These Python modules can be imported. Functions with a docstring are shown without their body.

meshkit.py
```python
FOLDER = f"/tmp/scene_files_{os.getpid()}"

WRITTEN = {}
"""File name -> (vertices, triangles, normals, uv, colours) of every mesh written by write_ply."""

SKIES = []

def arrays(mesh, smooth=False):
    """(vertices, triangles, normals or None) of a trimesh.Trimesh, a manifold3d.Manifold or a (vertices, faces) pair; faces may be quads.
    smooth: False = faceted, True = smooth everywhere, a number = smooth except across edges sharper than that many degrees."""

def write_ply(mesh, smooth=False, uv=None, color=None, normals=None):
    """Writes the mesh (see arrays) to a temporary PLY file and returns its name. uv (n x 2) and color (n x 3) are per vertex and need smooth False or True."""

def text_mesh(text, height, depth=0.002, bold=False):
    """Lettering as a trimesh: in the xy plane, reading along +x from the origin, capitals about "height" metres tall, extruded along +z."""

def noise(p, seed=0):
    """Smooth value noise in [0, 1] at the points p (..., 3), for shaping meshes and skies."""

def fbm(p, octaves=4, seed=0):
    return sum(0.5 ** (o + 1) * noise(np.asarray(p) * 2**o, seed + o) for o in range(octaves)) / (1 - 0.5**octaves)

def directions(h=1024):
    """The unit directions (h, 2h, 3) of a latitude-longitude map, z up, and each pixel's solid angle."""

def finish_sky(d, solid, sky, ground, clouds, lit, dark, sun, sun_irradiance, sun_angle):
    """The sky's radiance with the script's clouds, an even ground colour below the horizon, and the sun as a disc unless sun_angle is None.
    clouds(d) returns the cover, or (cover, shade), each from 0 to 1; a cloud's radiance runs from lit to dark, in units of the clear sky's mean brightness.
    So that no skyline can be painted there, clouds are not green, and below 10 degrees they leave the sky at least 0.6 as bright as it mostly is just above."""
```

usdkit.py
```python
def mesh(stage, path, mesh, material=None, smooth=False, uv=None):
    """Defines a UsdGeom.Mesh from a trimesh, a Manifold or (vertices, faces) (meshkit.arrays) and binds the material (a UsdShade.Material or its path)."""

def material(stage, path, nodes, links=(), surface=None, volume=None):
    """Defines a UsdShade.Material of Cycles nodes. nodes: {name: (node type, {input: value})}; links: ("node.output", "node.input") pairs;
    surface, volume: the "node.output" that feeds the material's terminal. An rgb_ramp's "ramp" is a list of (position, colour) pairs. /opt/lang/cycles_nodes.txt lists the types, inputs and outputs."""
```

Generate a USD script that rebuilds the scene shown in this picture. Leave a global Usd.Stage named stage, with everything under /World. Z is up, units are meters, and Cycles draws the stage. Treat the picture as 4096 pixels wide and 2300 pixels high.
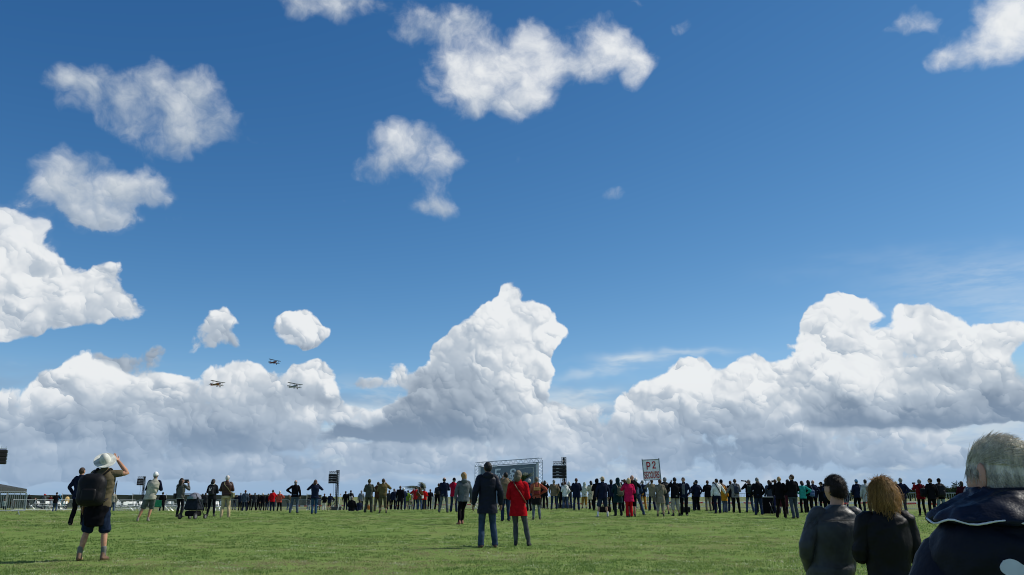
import math, random
import numpy as np
import trimesh
import manifold3d as m3
import usdkit, meshkit
from pxr import Usd, UsdGeom, UsdLux, UsdShade, Gf, Sdf, Vt

# ------------------------------------------------------------------ stage, camera, sky, sun
stage = Usd.Stage.CreateInMemory()
UsdGeom.SetStageUpAxis(stage, UsdGeom.Tokens.z)
UsdGeom.SetStageMetersPerUnit(stage, 1.0)
UsdGeom.Xform.Define(stage, '/World')
UsdGeom.Scope.Define(stage, '/World/Looks')

F = 3408.0                       # focal length in pixels of the 4096 wide photograph
PITCH = math.atan((1985 - 1150) / F)
cam = UsdGeom.Camera.Define(stage, '/World/camera')
cam.CreateHorizontalApertureAttr(36.0)
cam.CreateVerticalApertureAttr(36.0 * 575 / 1024)
cam.CreateFocalLengthAttr(36.0 * F / 4096)
cam.CreateClippingRangeAttr(Gf.Vec2f(0.1, 60000))
cam.CreateExposureAttr(0.0)
cam.AddRotateXOp().Set(90 + math.degrees(PITCH))      # the lens is the origin; eye level is z = 0

SUN_AZ, SUN_EL = math.radians(74), math.radians(45)   # azimuth from +y (view) towards +x (right)
sd = np.array([math.sin(SUN_AZ) * math.cos(SUN_EL), math.cos(SUN_AZ) * math.cos(SUN_EL), math.sin(SUN_EL)])
sun = UsdLux.DistantLight.Define(stage, '/World/sun')
sun.CreateIntensityAttr(1.25); sun.CreateNormalizeAttr(True); sun.CreateAngleAttr(0.53)
sun.CreateColorAttr(Gf.Vec3f(1.0, 0.95, 0.86))
sun.AddRotateZOp().Set(-math.degrees(SUN_AZ)); sun.AddRotateXOp().Set(math.degrees(SUN_EL) - 90)


def px_az_el(az, el):
    """direction -> picture coordinates (2576 wide) of the photograph's framing"""
    x, y, z = np.sin(az) * np.cos(el), np.cos(az) * np.cos(el), np.sin(el)
    d = y * math.cos(PITCH) + z * math.sin(PITCH)
    u = -y * math.sin(PITCH) + z * math.cos(PITCH)
    d = np.maximum(d, 0.2)
    k = F * 2576 / 4096
    return 1288 + x / d * k, 723.2 - u / d * k


# clouds: soft ellipses in the sky (x, y, half width, half height, strength, shade, shade gradient, tilt)
CL = []
TH = []      # thin layers: x, y, half width, half height, opacity, tilt
def cl(x, y, a, b, w=1.0, s=0.12, k=0.10, t=0.0): CL.append((x, y, a, b, w, s, k, t))
# overhead, thin to thick fair-weather clouds
for c in [(800,8,92,44,.85,.2),(858,36,42,30,.7,.25),(745,38,36,26,.5,.3),(930,-8,60,26,.55,.25),(1085,35,85,38,.8,.18),(1180,40,46,30,.7,.2),
          (1035,72,44,24,.6,.25),(1120,82,60,22,.5,.3),(1215,88,40,26,.5,.25),(1140,140,44,36,.7,.1),
          (1238,172,112,72,1.5,.0,.14),(1180,215,78,56,1.0,.1),(1265,262,66,34,1.0,.2),(1172,285,42,28,.6,.3),(1337,78,30,36,1.0,.02),(1352,128,40,44,1.0,.05),(1352,228,44,54,.9,.12),
          (1420,165,52,28,.85,.12),(1515,105,68,56,1.4,.0),(1460,160,60,40,.8,.12),(1572,140,46,46,1.1,.04),(1622,150,26,30,.7,.1),(1592,200,30,32,.75,.12),(1500,205,40,26,.5,.25),(1440,210,40,20,.45,.3),
          (1725,55,40,16,.45,.25),(1590,2,36,9,.55,.25)]: cl(*c)
for c in [(2536,52,86,62,1.5,.0,.05),(2470,120,82,42,1.1,.05),(2400,150,50,26,.7,.15),(2580,10,90,50,1.2,.0),(2560,130,50,40,.8,.1),(2270,48,42,30,.5,.2),(2320,56,40,22,.5,.2),(2235,72,34,14,.45,.2),(2345,180,26,18,.35,.2)]: cl(*c)
for c in [(150,188,62,28,.66,.32),(225,205,62,34,.7,.32),(262,262,60,34,.62,.34),(318,232,44,30,.66,.3),(340,300,58,34,.62,.34),(395,205,42,40,.7,.28),(430,262,56,46,.72,.3),(500,222,46,38,.72,.28),
          (500,290,60,44,.66,.32),(470,345,50,38,.68,.3),(575,310,36,28,.6,.32),(540,350,60,26,.45,.36),(400,372,70,26,.38,.4),(630,352,34,14,.33,.4),(665,420,16,26,.25,.4),(150,262,36,22,.3,.4)]: cl(c[0], c[1], c[2] * 1.16, c[3] * 1.16, c[4] * 1.22, *c[5:])
for c in [(152,420,50,44,.8,.3),(120,470,56,36,.85,.28),(205,505,88,50,1.0,.3,.12),(255,548,66,34,.8,.4),(320,470,70,36,1.0,.25,.12),(378,480,36,34,.9,.25),(405,508,28,18,.6,.34),(285,444,30,26,.7,.26),(450,560,50,20,.25,.4),(230,400,26,20,.4,.34)]: cl(c[0], c[1], c[2] * 1.16, c[3] * 1.16, c[4] * 1.22, *c[5:])
for c in [(990,362,46,30,.75,.18),(1062,368,44,34,.7,.2),(962,425,36,32,.62,.25),(1020,405,40,26,.6,.28),(1125,410,32,28,.85,.14),(1085,440,30,20,.5,.3),(1070,498,40,28,.72,.25),(1098,522,40,20,.6,.3),(1042,522,26,16,.5,.3),(910,420,40,22,.28,.3),
          (1295,395,36,26,.24,.3),(1540,480,26,12,.52,.25),(870,492,28,16,.22,.3),(915,895,24,16,.3,.3)]: cl(c[0], c[1], c[2] * 1.16, c[3] * 1.16, c[4] * 1.22, *c[5:])
# left bright cumulus
for c in [(20,570,58,44,1.7,.0),(88,610,34,44,1.6,.0),(20,660,90,70,1.8,.04),(120,690,70,56,1.7,.0),(70,770,110,66,1.7,.14),(188,735,80,52,1.4,.04),(255,768,74,46,1.2,.14),(268,690,42,38,.75,.14),(318,772,44,34,.95,.12),
          (20,830,50,34,1.0,.3),(120,815,70,30,.8,.3),(200,800,60,26,.7,.3),(300,700,32,22,.5,.2)]: cl(*c)
# small mid clouds
for c in [(560,815,36,36,1.2,.05),(540,850,52,34,1.1,.25,.2),(585,870,22,26,.7,.34),(490,870,34,16,.5,.4),(744,812,48,38,1.2,.06),(705,830,36,34,1.0,.14),(775,846,44,30,1.0,.24,.2),(815,836,22,15,.5,.3),(740,864,44,18,.7,.4),
          (300,888,46,24,.75,.5),(385,880,38,24,.85,.42),(250,895,30,16,.45,.5),(345,905,60,20,.6,.5)]: cl(*c)
# left bank: sunlit heads over grey bases
for c in [(225,940,50,40,1.5,.04,.2),(160,960,50,30,1.1,.15,.2),(305,950,46,38,1.4,.06,.2),(370,960,50,40,1.4,.08,.2),(430,965,44,36,1.3,.1,.2),(268,985,80,36,1.4,.2,.2),(110,1000,46,42,1.4,.1,.2),(200,1020,90,44,1.4,.36,.2),(330,1025,110,44,1.4,.4,.2),
          (450,1010,60,44,1.2,.35,.2),(520,950,40,34,1.1,.2),(575,950,44,34,1.3,.04,.2),(632,948,34,34,1.3,.03,.2),(660,985,40,44,1.1,.2),(570,1000,76,40,1.3,.3,.2),(480,1050,80,34,1.1,.5),
          (738,950,36,34,1.1,.14),(785,940,34,34,1.4,.02,.15),(826,955,28,34,1.0,.1),(760,990,60,36,1.2,.3,.2),(700,1020,60,36,1.1,.44),(830,1010,50,30,.8,.4),(60,1060,70,40,1.1,.3),(10,1010,40,40,.8,.25),
          (1005,942,30,30,.85,.12),(950,968,58,18,.7,.3),(1030,968,30,14,.5,.2),(880,975,40,14,.4,.3)]: cl(*c)
for c in [(130,1090,150,26,1.2,.68),(300,1100,150,34,1.3,.62),(240,1055,120,26,1.0,.6),(545,1085,96,36,1.5,.78,.15),(560,1120,100,20,1.2,.86),(640,1060,80,34,1.2,.42),(760,1060,76,36,1.2,.32,.25),(715,1095,90,24,1.0,.55),
          (885,1082,54,20,1.3,.84),(925,1100,60,16,1.1,.8),(845,1100,40,16,.9,.78),(850,1035,140,20,.9,.04),(920,1050,80,22,.9,.12),(400,1140,170,24,1.0,.55),(150,1150,170,30,1.0,.5),(620,1160,180,22,1.0,.42),(380,1050,60,24,.8,.2),
          (60,1110,60,24,.9,.5),(690,1120,120,20,.9,.5)]: cl(*c)
# central tower
for c in [(1271,745,30,30,2.0,.0,.05),(1245,785,44,38,2.0,.0,.05),(1305,790,44,38,2.0,.0,.05),(1350,810,40,40,1.9,.0,.05),(1225,830,56,44,2.0,.02,.05),(1295,850,76,60,2.2,.04,.05),(1385,850,40,44,1.4,.02,.05),(1425,832,20,16,1.0,.0),
          (1408,800,14,24,.7,.1),(1375,790,18,24,.6,.05),(1185,870,56,44,1.9,.14,.1),(1150,900,50,40,1.7,.3,.1),(1240,920,90,60,2.0,.22,.1),(1330,920,60,60,1.9,.08,.1),(1365,900,34,44,1.2,.05),(1150,970,80,54,2.0,.48,.1),(1255,990,90,54,2.0,.42,.1),
          (1330,980,50,44,1.4,.12),(1090,1000,50,44,1.7,.5,.1),(1060,1050,70,40,1.9,.7,.1),(1010,1080,50,24,1.6,.82),(1120,1065,110,40,1.9,.76,.1),(1060,1098,90,16,1.3,.9),(1215,1050,80,34,1.4,.5),
          (1278,1020,66,46,1.8,.1,.15),(1230,1060,60,34,1.4,.25,.15),(1330,1050,70,34,1.4,.22,.15),(1400,1040,76,40,.95,.16),(1460,1060,70,40,.8,.14),(1380,1075,90,24,1.0,.32),(1270,1095,110,20,1.0,.45)]: cl(*c)
for c in [(1010,1070,60,30,1.8,1.0,0),(1060,1030,60,34,1.6,.85,0),(1100,980,50,40,1.5,.66,0),(1120,1075,100,30,1.6,.95,0),(1190,1035,60,40,1.2,.7,0)]: cl(*c)
TH += [(1500,938,70,9,.50,-.13),(1600,906,60,11,.85,-.05),(1560,922,60,8,.6,-.2),(1720,893,90,6,.6,-.07),(1790,890,50,4,.3,.05),(1470,984,70,7,.7,-.05),(1420,1000,90,12,.55,0),(1480,1016,70,12,.5,0),(1640,918,40,8,.4,-.1),
       (850,1034,150,15,.95,0),(930,1052,80,16,.8,0),(400,1050,80,18,.6,0),(2140,1088,200,7,.75,-.03),(2300,1085,120,6,.5,0),(1820,1204,220,7,.5,0),(1000,1210,260,7,.3,0),(480,1168,80,9,.55,0),
       (2500,700,200,44,.42,-.10),(2560,770,170,46,.40,0),(2380,650,240,26,.14,-.1),(2300,770,120,40,.15,0),(2520,1130,160,50,.30,0),(1000,1130,500,36,.20,0),(300,1180,400,40,.22,0),(2000,1180,300,40,.2,0)]
# right bank
for c in [(2118,762,36,32,2.0,.0,.05),(2150,785,36,32,1.9,.0,.05),(2078,800,46,36,1.8,.05,.1),(2110,815,66,46,2.0,.04,.1),(2060,850,40,36,1.6,.2,.1),(2100,880,70,46,1.9,.18,.1),(2180,860,46,34,1.8,.02,.1),(2240,860,40,26,1.5,.06),(2255,795,36,34,1.8,.0,.05),(2310,800,46,36,1.9,.0,.05),
          (2360,820,46,36,1.7,.04,.1),(2320,850,80,46,1.9,.1,.1),(2400,870,56,36,1.7,.06,.1),(2480,838,40,26,1.5,.04,.1),(2545,840,46,28,1.3,.05,.1),(2500,870,70,28,1.3,.4),(2450,910,80,36,1.3,.14),(2380,930,80,50,1.8,.16,.1),
          (2250,930,66,50,1.9,.12,.15),(2160,950,66,50,1.9,.1,.15),(2222,990,40,56,1.8,.04,.05),(2080,960,66,46,1.6,.2,.15),(2040,900,36,30,1.2,.12),(1985,865,28,18,.7,.1),(1975,920,44,34,1.5,.08,.1),(1905,915,50,34,1.5,.04,.1),(1850,945,44,36,1.4,.06,.1),
          (1745,940,40,36,1.8,.0,.1),(1705,965,36,36,1.6,.05,.1),(1780,985,66,46,1.8,.06,.15),(1650,990,46,34,1.5,.05,.1),(1700,1020,90,46,1.7,.14,.15),(1600,1010,44,36,1.4,.08,.1),(1585,1050,50,36,1.2,.2,.15),(1860,1000,70,46,1.7,.1,.15),(1960,985,66,46,1.7,.16,.15),
          (1800,1050,100,40,1.5,.32,.15),(1920,1050,80,36,1.5,.28,.15),(2010,1030,70,40,1.5,.3,.15),(1700,1075,120,26,1.3,.5),(1620,1090,90,20,1.0,.45),(2120,1030,70,44,1.7,.62),(2070,1062,100,24,1.5,.74),(2250,1050,140,26,1.6,.76,.1),(2400,1030,140,36,1.7,.7,.1),(2530,1020,110,44,1.6,.66,.1),
          (2320,980,60,44,1.6,.3),(2430,980,90,36,1.5,.42),(2360,990,30,26,1.2,.05),(2545,985,40,30,1.2,.08),(2540,940,60,36,1.0,.3),(2480,1055,130,14,1.3,.82),(1600,1070,60,20,.8,.3)]: cl(*c)
# pale veil, upper right, and the broken layers just over the horizon
for c in [(1890,1125,150,34,.95,.72),(1800,1165,150,26,.8,.7),(2060,1140,110,40,.7,.6),(1620,1135,120,26,.8,.4),(2140,1090,220,10,.7,.12),(2300,1085,120,9,.5,.2),(2130,1125,60,24,.9,.14),(2230,1130,50,34,.9,.3),(2320,1110,50,24,.7,.14),(2350,1150,60,30,.8,.3),(2200,1165,90,20,.8,.5),
          (2420,1160,80,30,.6,.4),(1480,1110,110,30,.9,.24),(1360,1120,100,20,.9,.22),(1120,1115,46,20,.9,.16),(1180,1130,90,20,.8,.24),(1040,1125,60,16,.7,.3),(1500,1160,140,24,.8,.34),(1230,1170,160,24,.8,.36),(960,1140,120,22,.8,.4),(860,1135,60,14,.8,.12),(980,1180,190,20,.7,.4),
          (1680,1182,60,16,.7,.12),(1560,1190,90,16,.6,.3),(1820,1205,200,10,.5,.16),(300,1190,260,22,.8,.46),(700,1200,240,18,.7,.44),(60,1190,90,20,.8,.4),(200,1130,80,14,.7,.2),(480,1165,90,12,.7,.22),(2560,1150,120,60,.3,.3)]: cl(c[0], c[1], c[2] * 1.05, c[3] * 1.12, c[4] * (1.45 if c[0] < 1500 else 1.12), *c[5:])


def cloud_fields(n=256):
    """cover potential and shade on an azimuth x elevation grid"""
    az = np.radians(np.linspace(-44, 44, n)); el = np.radians(np.linspace(-2, 38, n))
    A, E = np.meshgrid(az, el, indexing='ij')
    X, Y = px_az_el(A, E)
    keep = np.ones_like(X); num = np.zeros_like(X); den = np.full_like(X, 1e-3)
    for x, y, a, b, w, s, k, t in CL:
        dx, dy = X - x, Y - y
        dx, dy = dx * math.cos(t) + dy * math.sin(t), dy * math.cos(t) - dx * math.sin(t)
        dx, dy = dx / a, dy / b
        q = dx * dx + dy * dy
        g = np.exp(-0.70 * q ** (1.12 if y < 505 else 1.55))
        keep *= 1 - np.minimum(0.97, w * 0.5 * g * (1 + 0.35 * g))
        h = g ** 1.6 * w
        num += h * (s + k * np.clip(dy, -1.3, 1.3)); den += h
    thin = np.zeros_like(X)
    for x, y, a, b, w, t in TH:
        dx, dy = X - x, Y - y
        dx, dy = (dx * math.cos(t) + dy * math.sin(t)) / a, (dy * math.cos(t) - dx * math.sin(t)) / b
        thin = np.maximum(thin, w * np.exp(-.7 * (dx * dx + dy * dy)))
    return 1 - keep, np.clip(num / den, 0, 1), thin


SKY_K = 0.10
nodes, links = {}, []
def N(name, kind, **inp):
    nodes[name] = (kind, inp); return name
def L(a, b): links.append((a, b))
_n = [0]
def mth(op, a, b=None, c=None, clamp=False):
    _n[0] += 1; nm = f'm{_n[0]}'; d = {'math_type': op}
    if clamp: d['use_clamp'] = True
    for k, v in (('value1', a), ('value2', b), ('value3', c)):
        if v is None: continue
        if isinstance(v, str): L(v, f'{nm}.{k}')
        else: d[k] = float(v)
    nodes[nm] = ('math', d); return f'{nm}.value'
def vm(op, a, b=None, c=None, out='vector'):
    _n[0] += 1; nm = f'v{_n[0]}'; d = {'math_type': op}
    for k, v in (('vector1', a), ('vector2', b), ('vector3', c)):
        if v is None: continue
        if isinstance(v, str): L(v, f'{nm}.{k}')
        else: d[k] = v
    nodes[nm] = ('vector_math', d); return f'{nm}.{out}'
def lut(x, table):
    _n[0] += 1; nm = f'r{_n[0]}'
    nodes[nm] = ('rgb_ramp', {'ramp': list(zip(np.linspace(0, 1, len(table)).tolist(), [tuple(map(float, t)) for t in table])), 'interpolate': True})
    L(x, nm + '.fac'); return nm + '.color'
def smooth(x, lo, hi):
    _n[0] += 1; nm = f's{_n[0]}'
    nodes[nm] = ('map_range', {'range_type': 'smoothstep', 'from_min': lo, 'from_max': hi, 'to_min': 0.0, 'to_max': 1.0})
    L(x, nm + '.value'); return nm + '.result'
def mixc(f, a, b):
    _n[0] += 1; nm = f'c{_n[0]}'; d = {}
    for k, v in (('fac', f), ('color1', a), ('color2', b)):
        if isinstance(v, str): L(v, f'{nm}.{k}')
        else: d[k] = v
    nodes[nm] = ('mix', d); return nm + '.color'


def build_sky():
    C, S, TH_ = cloud_fields()
    S = S * np.clip(C * 2.2, 0, 1)
    N('geo', 'texture_coordinate'); P = 'geo.generated'
    # small swirls bend the outlines
    N('wn', 'noise_texture', scale=9.0, detail=3.0, roughness=0.6); L(P, 'wn.vector')
    N('wn2', 'noise_texture', scale=34.0, detail=2.0, roughness=0.55); L(P, 'wn2.vector')
    w1 = vm('multiply_add', 'wn.color', (.050, .050, .038), (-.025, -.025, -.019))
    w2 = vm('multiply_add', 'wn2.color', (.017, .017, .014), (-.0085, -.0085, -.007))
    Q = vm('normalize', vm('add', vm('add', P, w1), w2))
    N('sx', 'separate_xyz'); L(Q, 'sx.vector')
    az = mth('arctan2', 'sx.x', 'sx.y'); el = mth('arcsine', 'sx.z')
    r = math.radians
    ua = mth('multiply_add', az, 1 / r(88), 0.5); ue = mth('multiply_add', el, 1 / r(40), 2 / 40)

    def field(T, rank):
        U, s, V = np.linalg.svd(T); acc = None
        U = U[:, :rank] * np.sqrt(s[:rank]); V = (V[:rank].T) * np.sqrt(s[:rank])
        for i in range(0, rank, 3):
            d = vm('dot_product', lut(ua, U[:, i:i + 3]), lut(ue, V[:, i:i + 3]), out='value')
            acc = d if acc is None else mth('add', acc, d)
        return acc
    c0 = field(C, 39); s0 = field(S, 30); t0 = field(TH_, 15)
    # past the photographed part of the sky the same kind of broken cumulus goes on
    N('gx', 'separate_xyz'); L(P, 'gx.vector')
    gaz = mth('arctan2', 'gx.x', 'gx.y'); gel = mth('arcsine', 'gx.z')
    inside = mth('multiply', smooth(mth('absolute', gaz), r(43.5), r(38.5)), smooth(gel, r(37.6), r(34.5)))
    zz = mth('add', mth('maximum', 'gx.z', 0.0), 0.16)
    N('flat', 'combine_xyz'); L(mth('divide', 'gx.x', zz), 'flat.x'); L(mth('divide', 'gx.y', zz), 'flat.y')
    N('on', 'noise_texture', scale=1.15, detail=3.0, roughness=0.5); L('flat.vector', 'on.vector')
    c1 = smooth('on.fac', .45, .68); s1 = mth('multiply', c1, 0.45)
    cov = mth('add', mth('multiply', c0, inside), mth('multiply', c1, mth('subtract', 1.0, inside)))
    shd = mth('add', mth('multiply', s0, inside), mth('multiply', s1, mth('subtract', 1.0, inside)))
    # cauliflower relief: every cell of two scales is a round puff, lit on the side that faces the sun
    crisp = smooth(gel, r(20.0), r(13.0))                            # the far towers have hard edges, the thin clouds overhead soft ones
    L3 = (float(sd[0]) * .8, float(sd[1]) * .8, float(sd[2]) * 1.1)
    N('wn3', 'noise_texture', scale=70.0, detail=2.0, roughness=0.6); L(P, 'wn3.vector')
    QQ = vm('add', Q, vm('multiply_add', 'wn3.color', (.014, .014, .014), (-.007, -.007, -.007)))
    puff, bump = None, None
    for k, sc, wl, wb in (('p', 17.0, 0.62, 0.40), ('q', 40.0, 0.50, 0.34), ('s', 88.0, 0.30, 0.22)):
        N('vo' + k, 'voronoi_texture', feature='f1', scale=sc); L(QQ, f'vo{k}.vector')
        off = vm('multiply', vm('subtract', QQ, f'vo{k}.position'), (sc, sc, sc))
        l_ = mth('multiply', mth('multiply', vm('dot_product', off, L3, out='value'), smooth(f'vo{k}.distance', 0.80, 0.10)), wl * 2.1)
        h_ = mth('multiply', mth('subtract', 0.42, f'vo{k}.distance'), wb)
        puff = l_ if puff is None else mth('add', puff, l_); bump = h_ if bump is None else mth('add', bump, h_)
    N('fb', 'noise_texture', scale=30.0, detail=5.0, roughness=0.62); L(Q, 'fb.vector')
    fbc = mth('subtract', 'fb.fac', 0.5)
    e = mth('multiply_add', bump, mth('multiply_add', crisp, 0.35, 0.45), cov)
    e = mth('multiply_add', fbc, mth('multiply_add', crisp, -0.12, 0.98), e)
    e = mth('multiply', e, smooth(cov, 0.02, 0.20))
    alpha = mth('add', mth('multiply', smooth(e, 0.12, 1.0), mth('subtract', 1.0, crisp)), mth('multiply', smooth(e, 0.31, 0.53), crisp))
    rough = mth('multiply', mth('multiply_add', crisp, 0.72, 0.28), mth('multiply_add', shd, -0.62, 1.02))
    sh = mth('multiply_add', mth('multiply', puff, rough), -1.0, mth('multiply_add', shd, 1.42, 0.02))
    sh = mth('subtract', sh, mth('multiply', bump, mth('multiply', rough, 0.55)))
    sh = mth('multiply_add', fbc, -0.30, sh)
    lit, dark = (8.5, 8.7, 8.8), (1.65, 2.25, 3.15)
    mid = mixc(smooth(sh, -0.02, 0.62), lit, (4.5, 5.2, 6.0))
    cc = mixc(smooth(sh, 0.44, 1.30), mid, dark)
    N('sky', 'sky_texture', sky_type='single_scattering', sun_disc=False, sun_elevation=SUN_EL, sun_rotation=SUN_AZ, altitude=60.0, air_density=0.6, aerosol_density=0.0, ozone_density=10.0)
    N('ss', 'separate_xyz'); L('sky.color', 'ss.vector'); N('sc', 'combine_xyz')
    for ch, gam, gain, top in (('x', 1.75, 1.62, 5.0), ('y', 1.18, 1.40, 6.5), ('z', 0.86, 1.56, 8.0)):   # deep clean blue
        L(mth('minimum', mth('multiply', mth('power', 'ss.' + ch, gam), gain), top), 'sc.' + ch)
    veil = mth('multiply', smooth(gel, r(9.0), r(-1.0)), 0.9)
    clear = mixc(veil, 'sc.vector', (2.7, 4.1, 6.0))
    # distance pales and blues the clouds at the skyline
    far = smooth(gel, r(7.5), r(-0.5))
    cc = mixc(mth('multiply', far, 0.72), cc, (2.9, 4.2, 6.0))
    # thin high layers, streaked by the wind
    N('tm', 'mapping', scale=(1.0, 1.0, 5.0), rotation=(0.0, 0.12, 0.0)); L(P, 'tm.vector')
    N('tn', 'noise_texture', scale=16.0, detail=5.0, roughness=0.6); L('tm.vector', 'tn.vector')
    ta = mth('multiply', t0, mth('multiply_add', smooth('tn.fac', .30, .62), .75, .25), clamp=True)
    # broken layers just over the skyline
    N('hm', 'mapping', scale=(1.0, 1.0, 3.4)); L(P, 'hm.vector')
    N('h1', 'noise_texture', scale=11.0, detail=5.0, roughness=0.6, distortion=0.4); L('hm.vector', 'h1.vector')
    N('h2', 'noise_texture', scale=6.0, detail=4.0, roughness=0.55); L('hm.vector', 'h2.vector')
    band = mth('multiply', smooth(gel, r(0.3), r(2.0)), smooth(gel, r(8.5), r(4.5)))
    clear = mixc(mth('multiply', mth('multiply', smooth('h2.fac', .46, .66), band), 0.75), clear, (2.2, 3.1, 4.5))
    clear = mixc(mth('multiply', mth('multiply', smooth('h1.fac', .47, .66), band), 0.75), clear, (5.6, 6.5, 7.2))
    clear = mixc(mth('multiply', ta, inside), clear, (6.6, 7.4, 8.0))
    out = mixc(mth('multiply', alpha, 0.97), clear, cc)
    N('bg', 'background_shader', strength=SKY_K); L(out, 'bg.color')
    mat = usdkit.material(stage, '/World/Looks/sky', nodes, links, surface='bg.background')
    dome = UsdLux.DomeLight.Define(stage, '/World/sky')
    UsdShade.MaterialBindingAPI.Apply(dome.GetPrim()).Bind(mat)
    dome.GetPrim().SetCustomDataByKey('kind', 'structure')


build_sky()


# ------------------------------------------------------------------ naming, materials, mesh helpers
_names = {}
def numbered(name):
    n = _names.get(name, -1) + 1; _names[name] = n
    return name if n == 0 else f'{name}_{n:03d}'

def tag(prim, label=None, category=None, group=None, kind=None):
    p = prim.GetPrim() if hasattr(prim, 'GetPrim') else prim
    for k, v in (('label', label), ('category', category), ('group', group), ('kind', kind)):
        if v: p.SetCustomDataByKey(k, v)
    return p

def thing(name, label, category, loc=(0, 0, 0), rotz=0.0, group=None, rot=None):
    path = '/World/' + numbered(name)
    x = UsdGeom.Xform.Define(stage, path)
    x.AddTranslateOp().Set(Gf.Vec3d(*map(float, loc)))
    if rot is not None: x.AddRotateXYZOp().Set(Gf.Vec3f(*map(float, rot)))
    elif rotz: x.AddRotateZOp().Set(float(rotz))
    tag(x, label, category, group)
    return path

_parts = {}
def part(parent, name, mesh, mat, smooth=45, label=None, kind=None):
    key = (parent, name); n = _parts.get(key, -1) + 1; _parts[key] = n
    path = f'{parent}/{name}' + ('' if n == 0 else f'_{n:03d}')
    m = usdkit.mesh(stage, path, mesh, mat, smooth=smooth)
    tag(m, label, kind=kind)
    return path

def copy_of(src, name, loc, rotz, label, category, group, scale=None):
    path = '/World/' + numbered(name)
    x = UsdGeom.Xform.Define(stage, path)
    x.AddTranslateOp().Set(Gf.Vec3d(*map(float, loc))); x.AddRotateZOp().Set(float(rotz))
    p = x.GetPrim(); p.GetReferences().AddInternalReference(src); 
    x.SetXformOpOrder(x.GetOrderedXformOps())
    p.SetInstanceable(True)
    tag(p, label, category, group)
    return path

_mats = {}
def lin(c):
    """sRGB 0-255 -> linear"""
    c = np.asarray(c, float) / 255
    return tuple(np.where(c <= 0.04045, c / 12.92, ((c + 0.055) / 1.055) ** 2.4).tolist())

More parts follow.
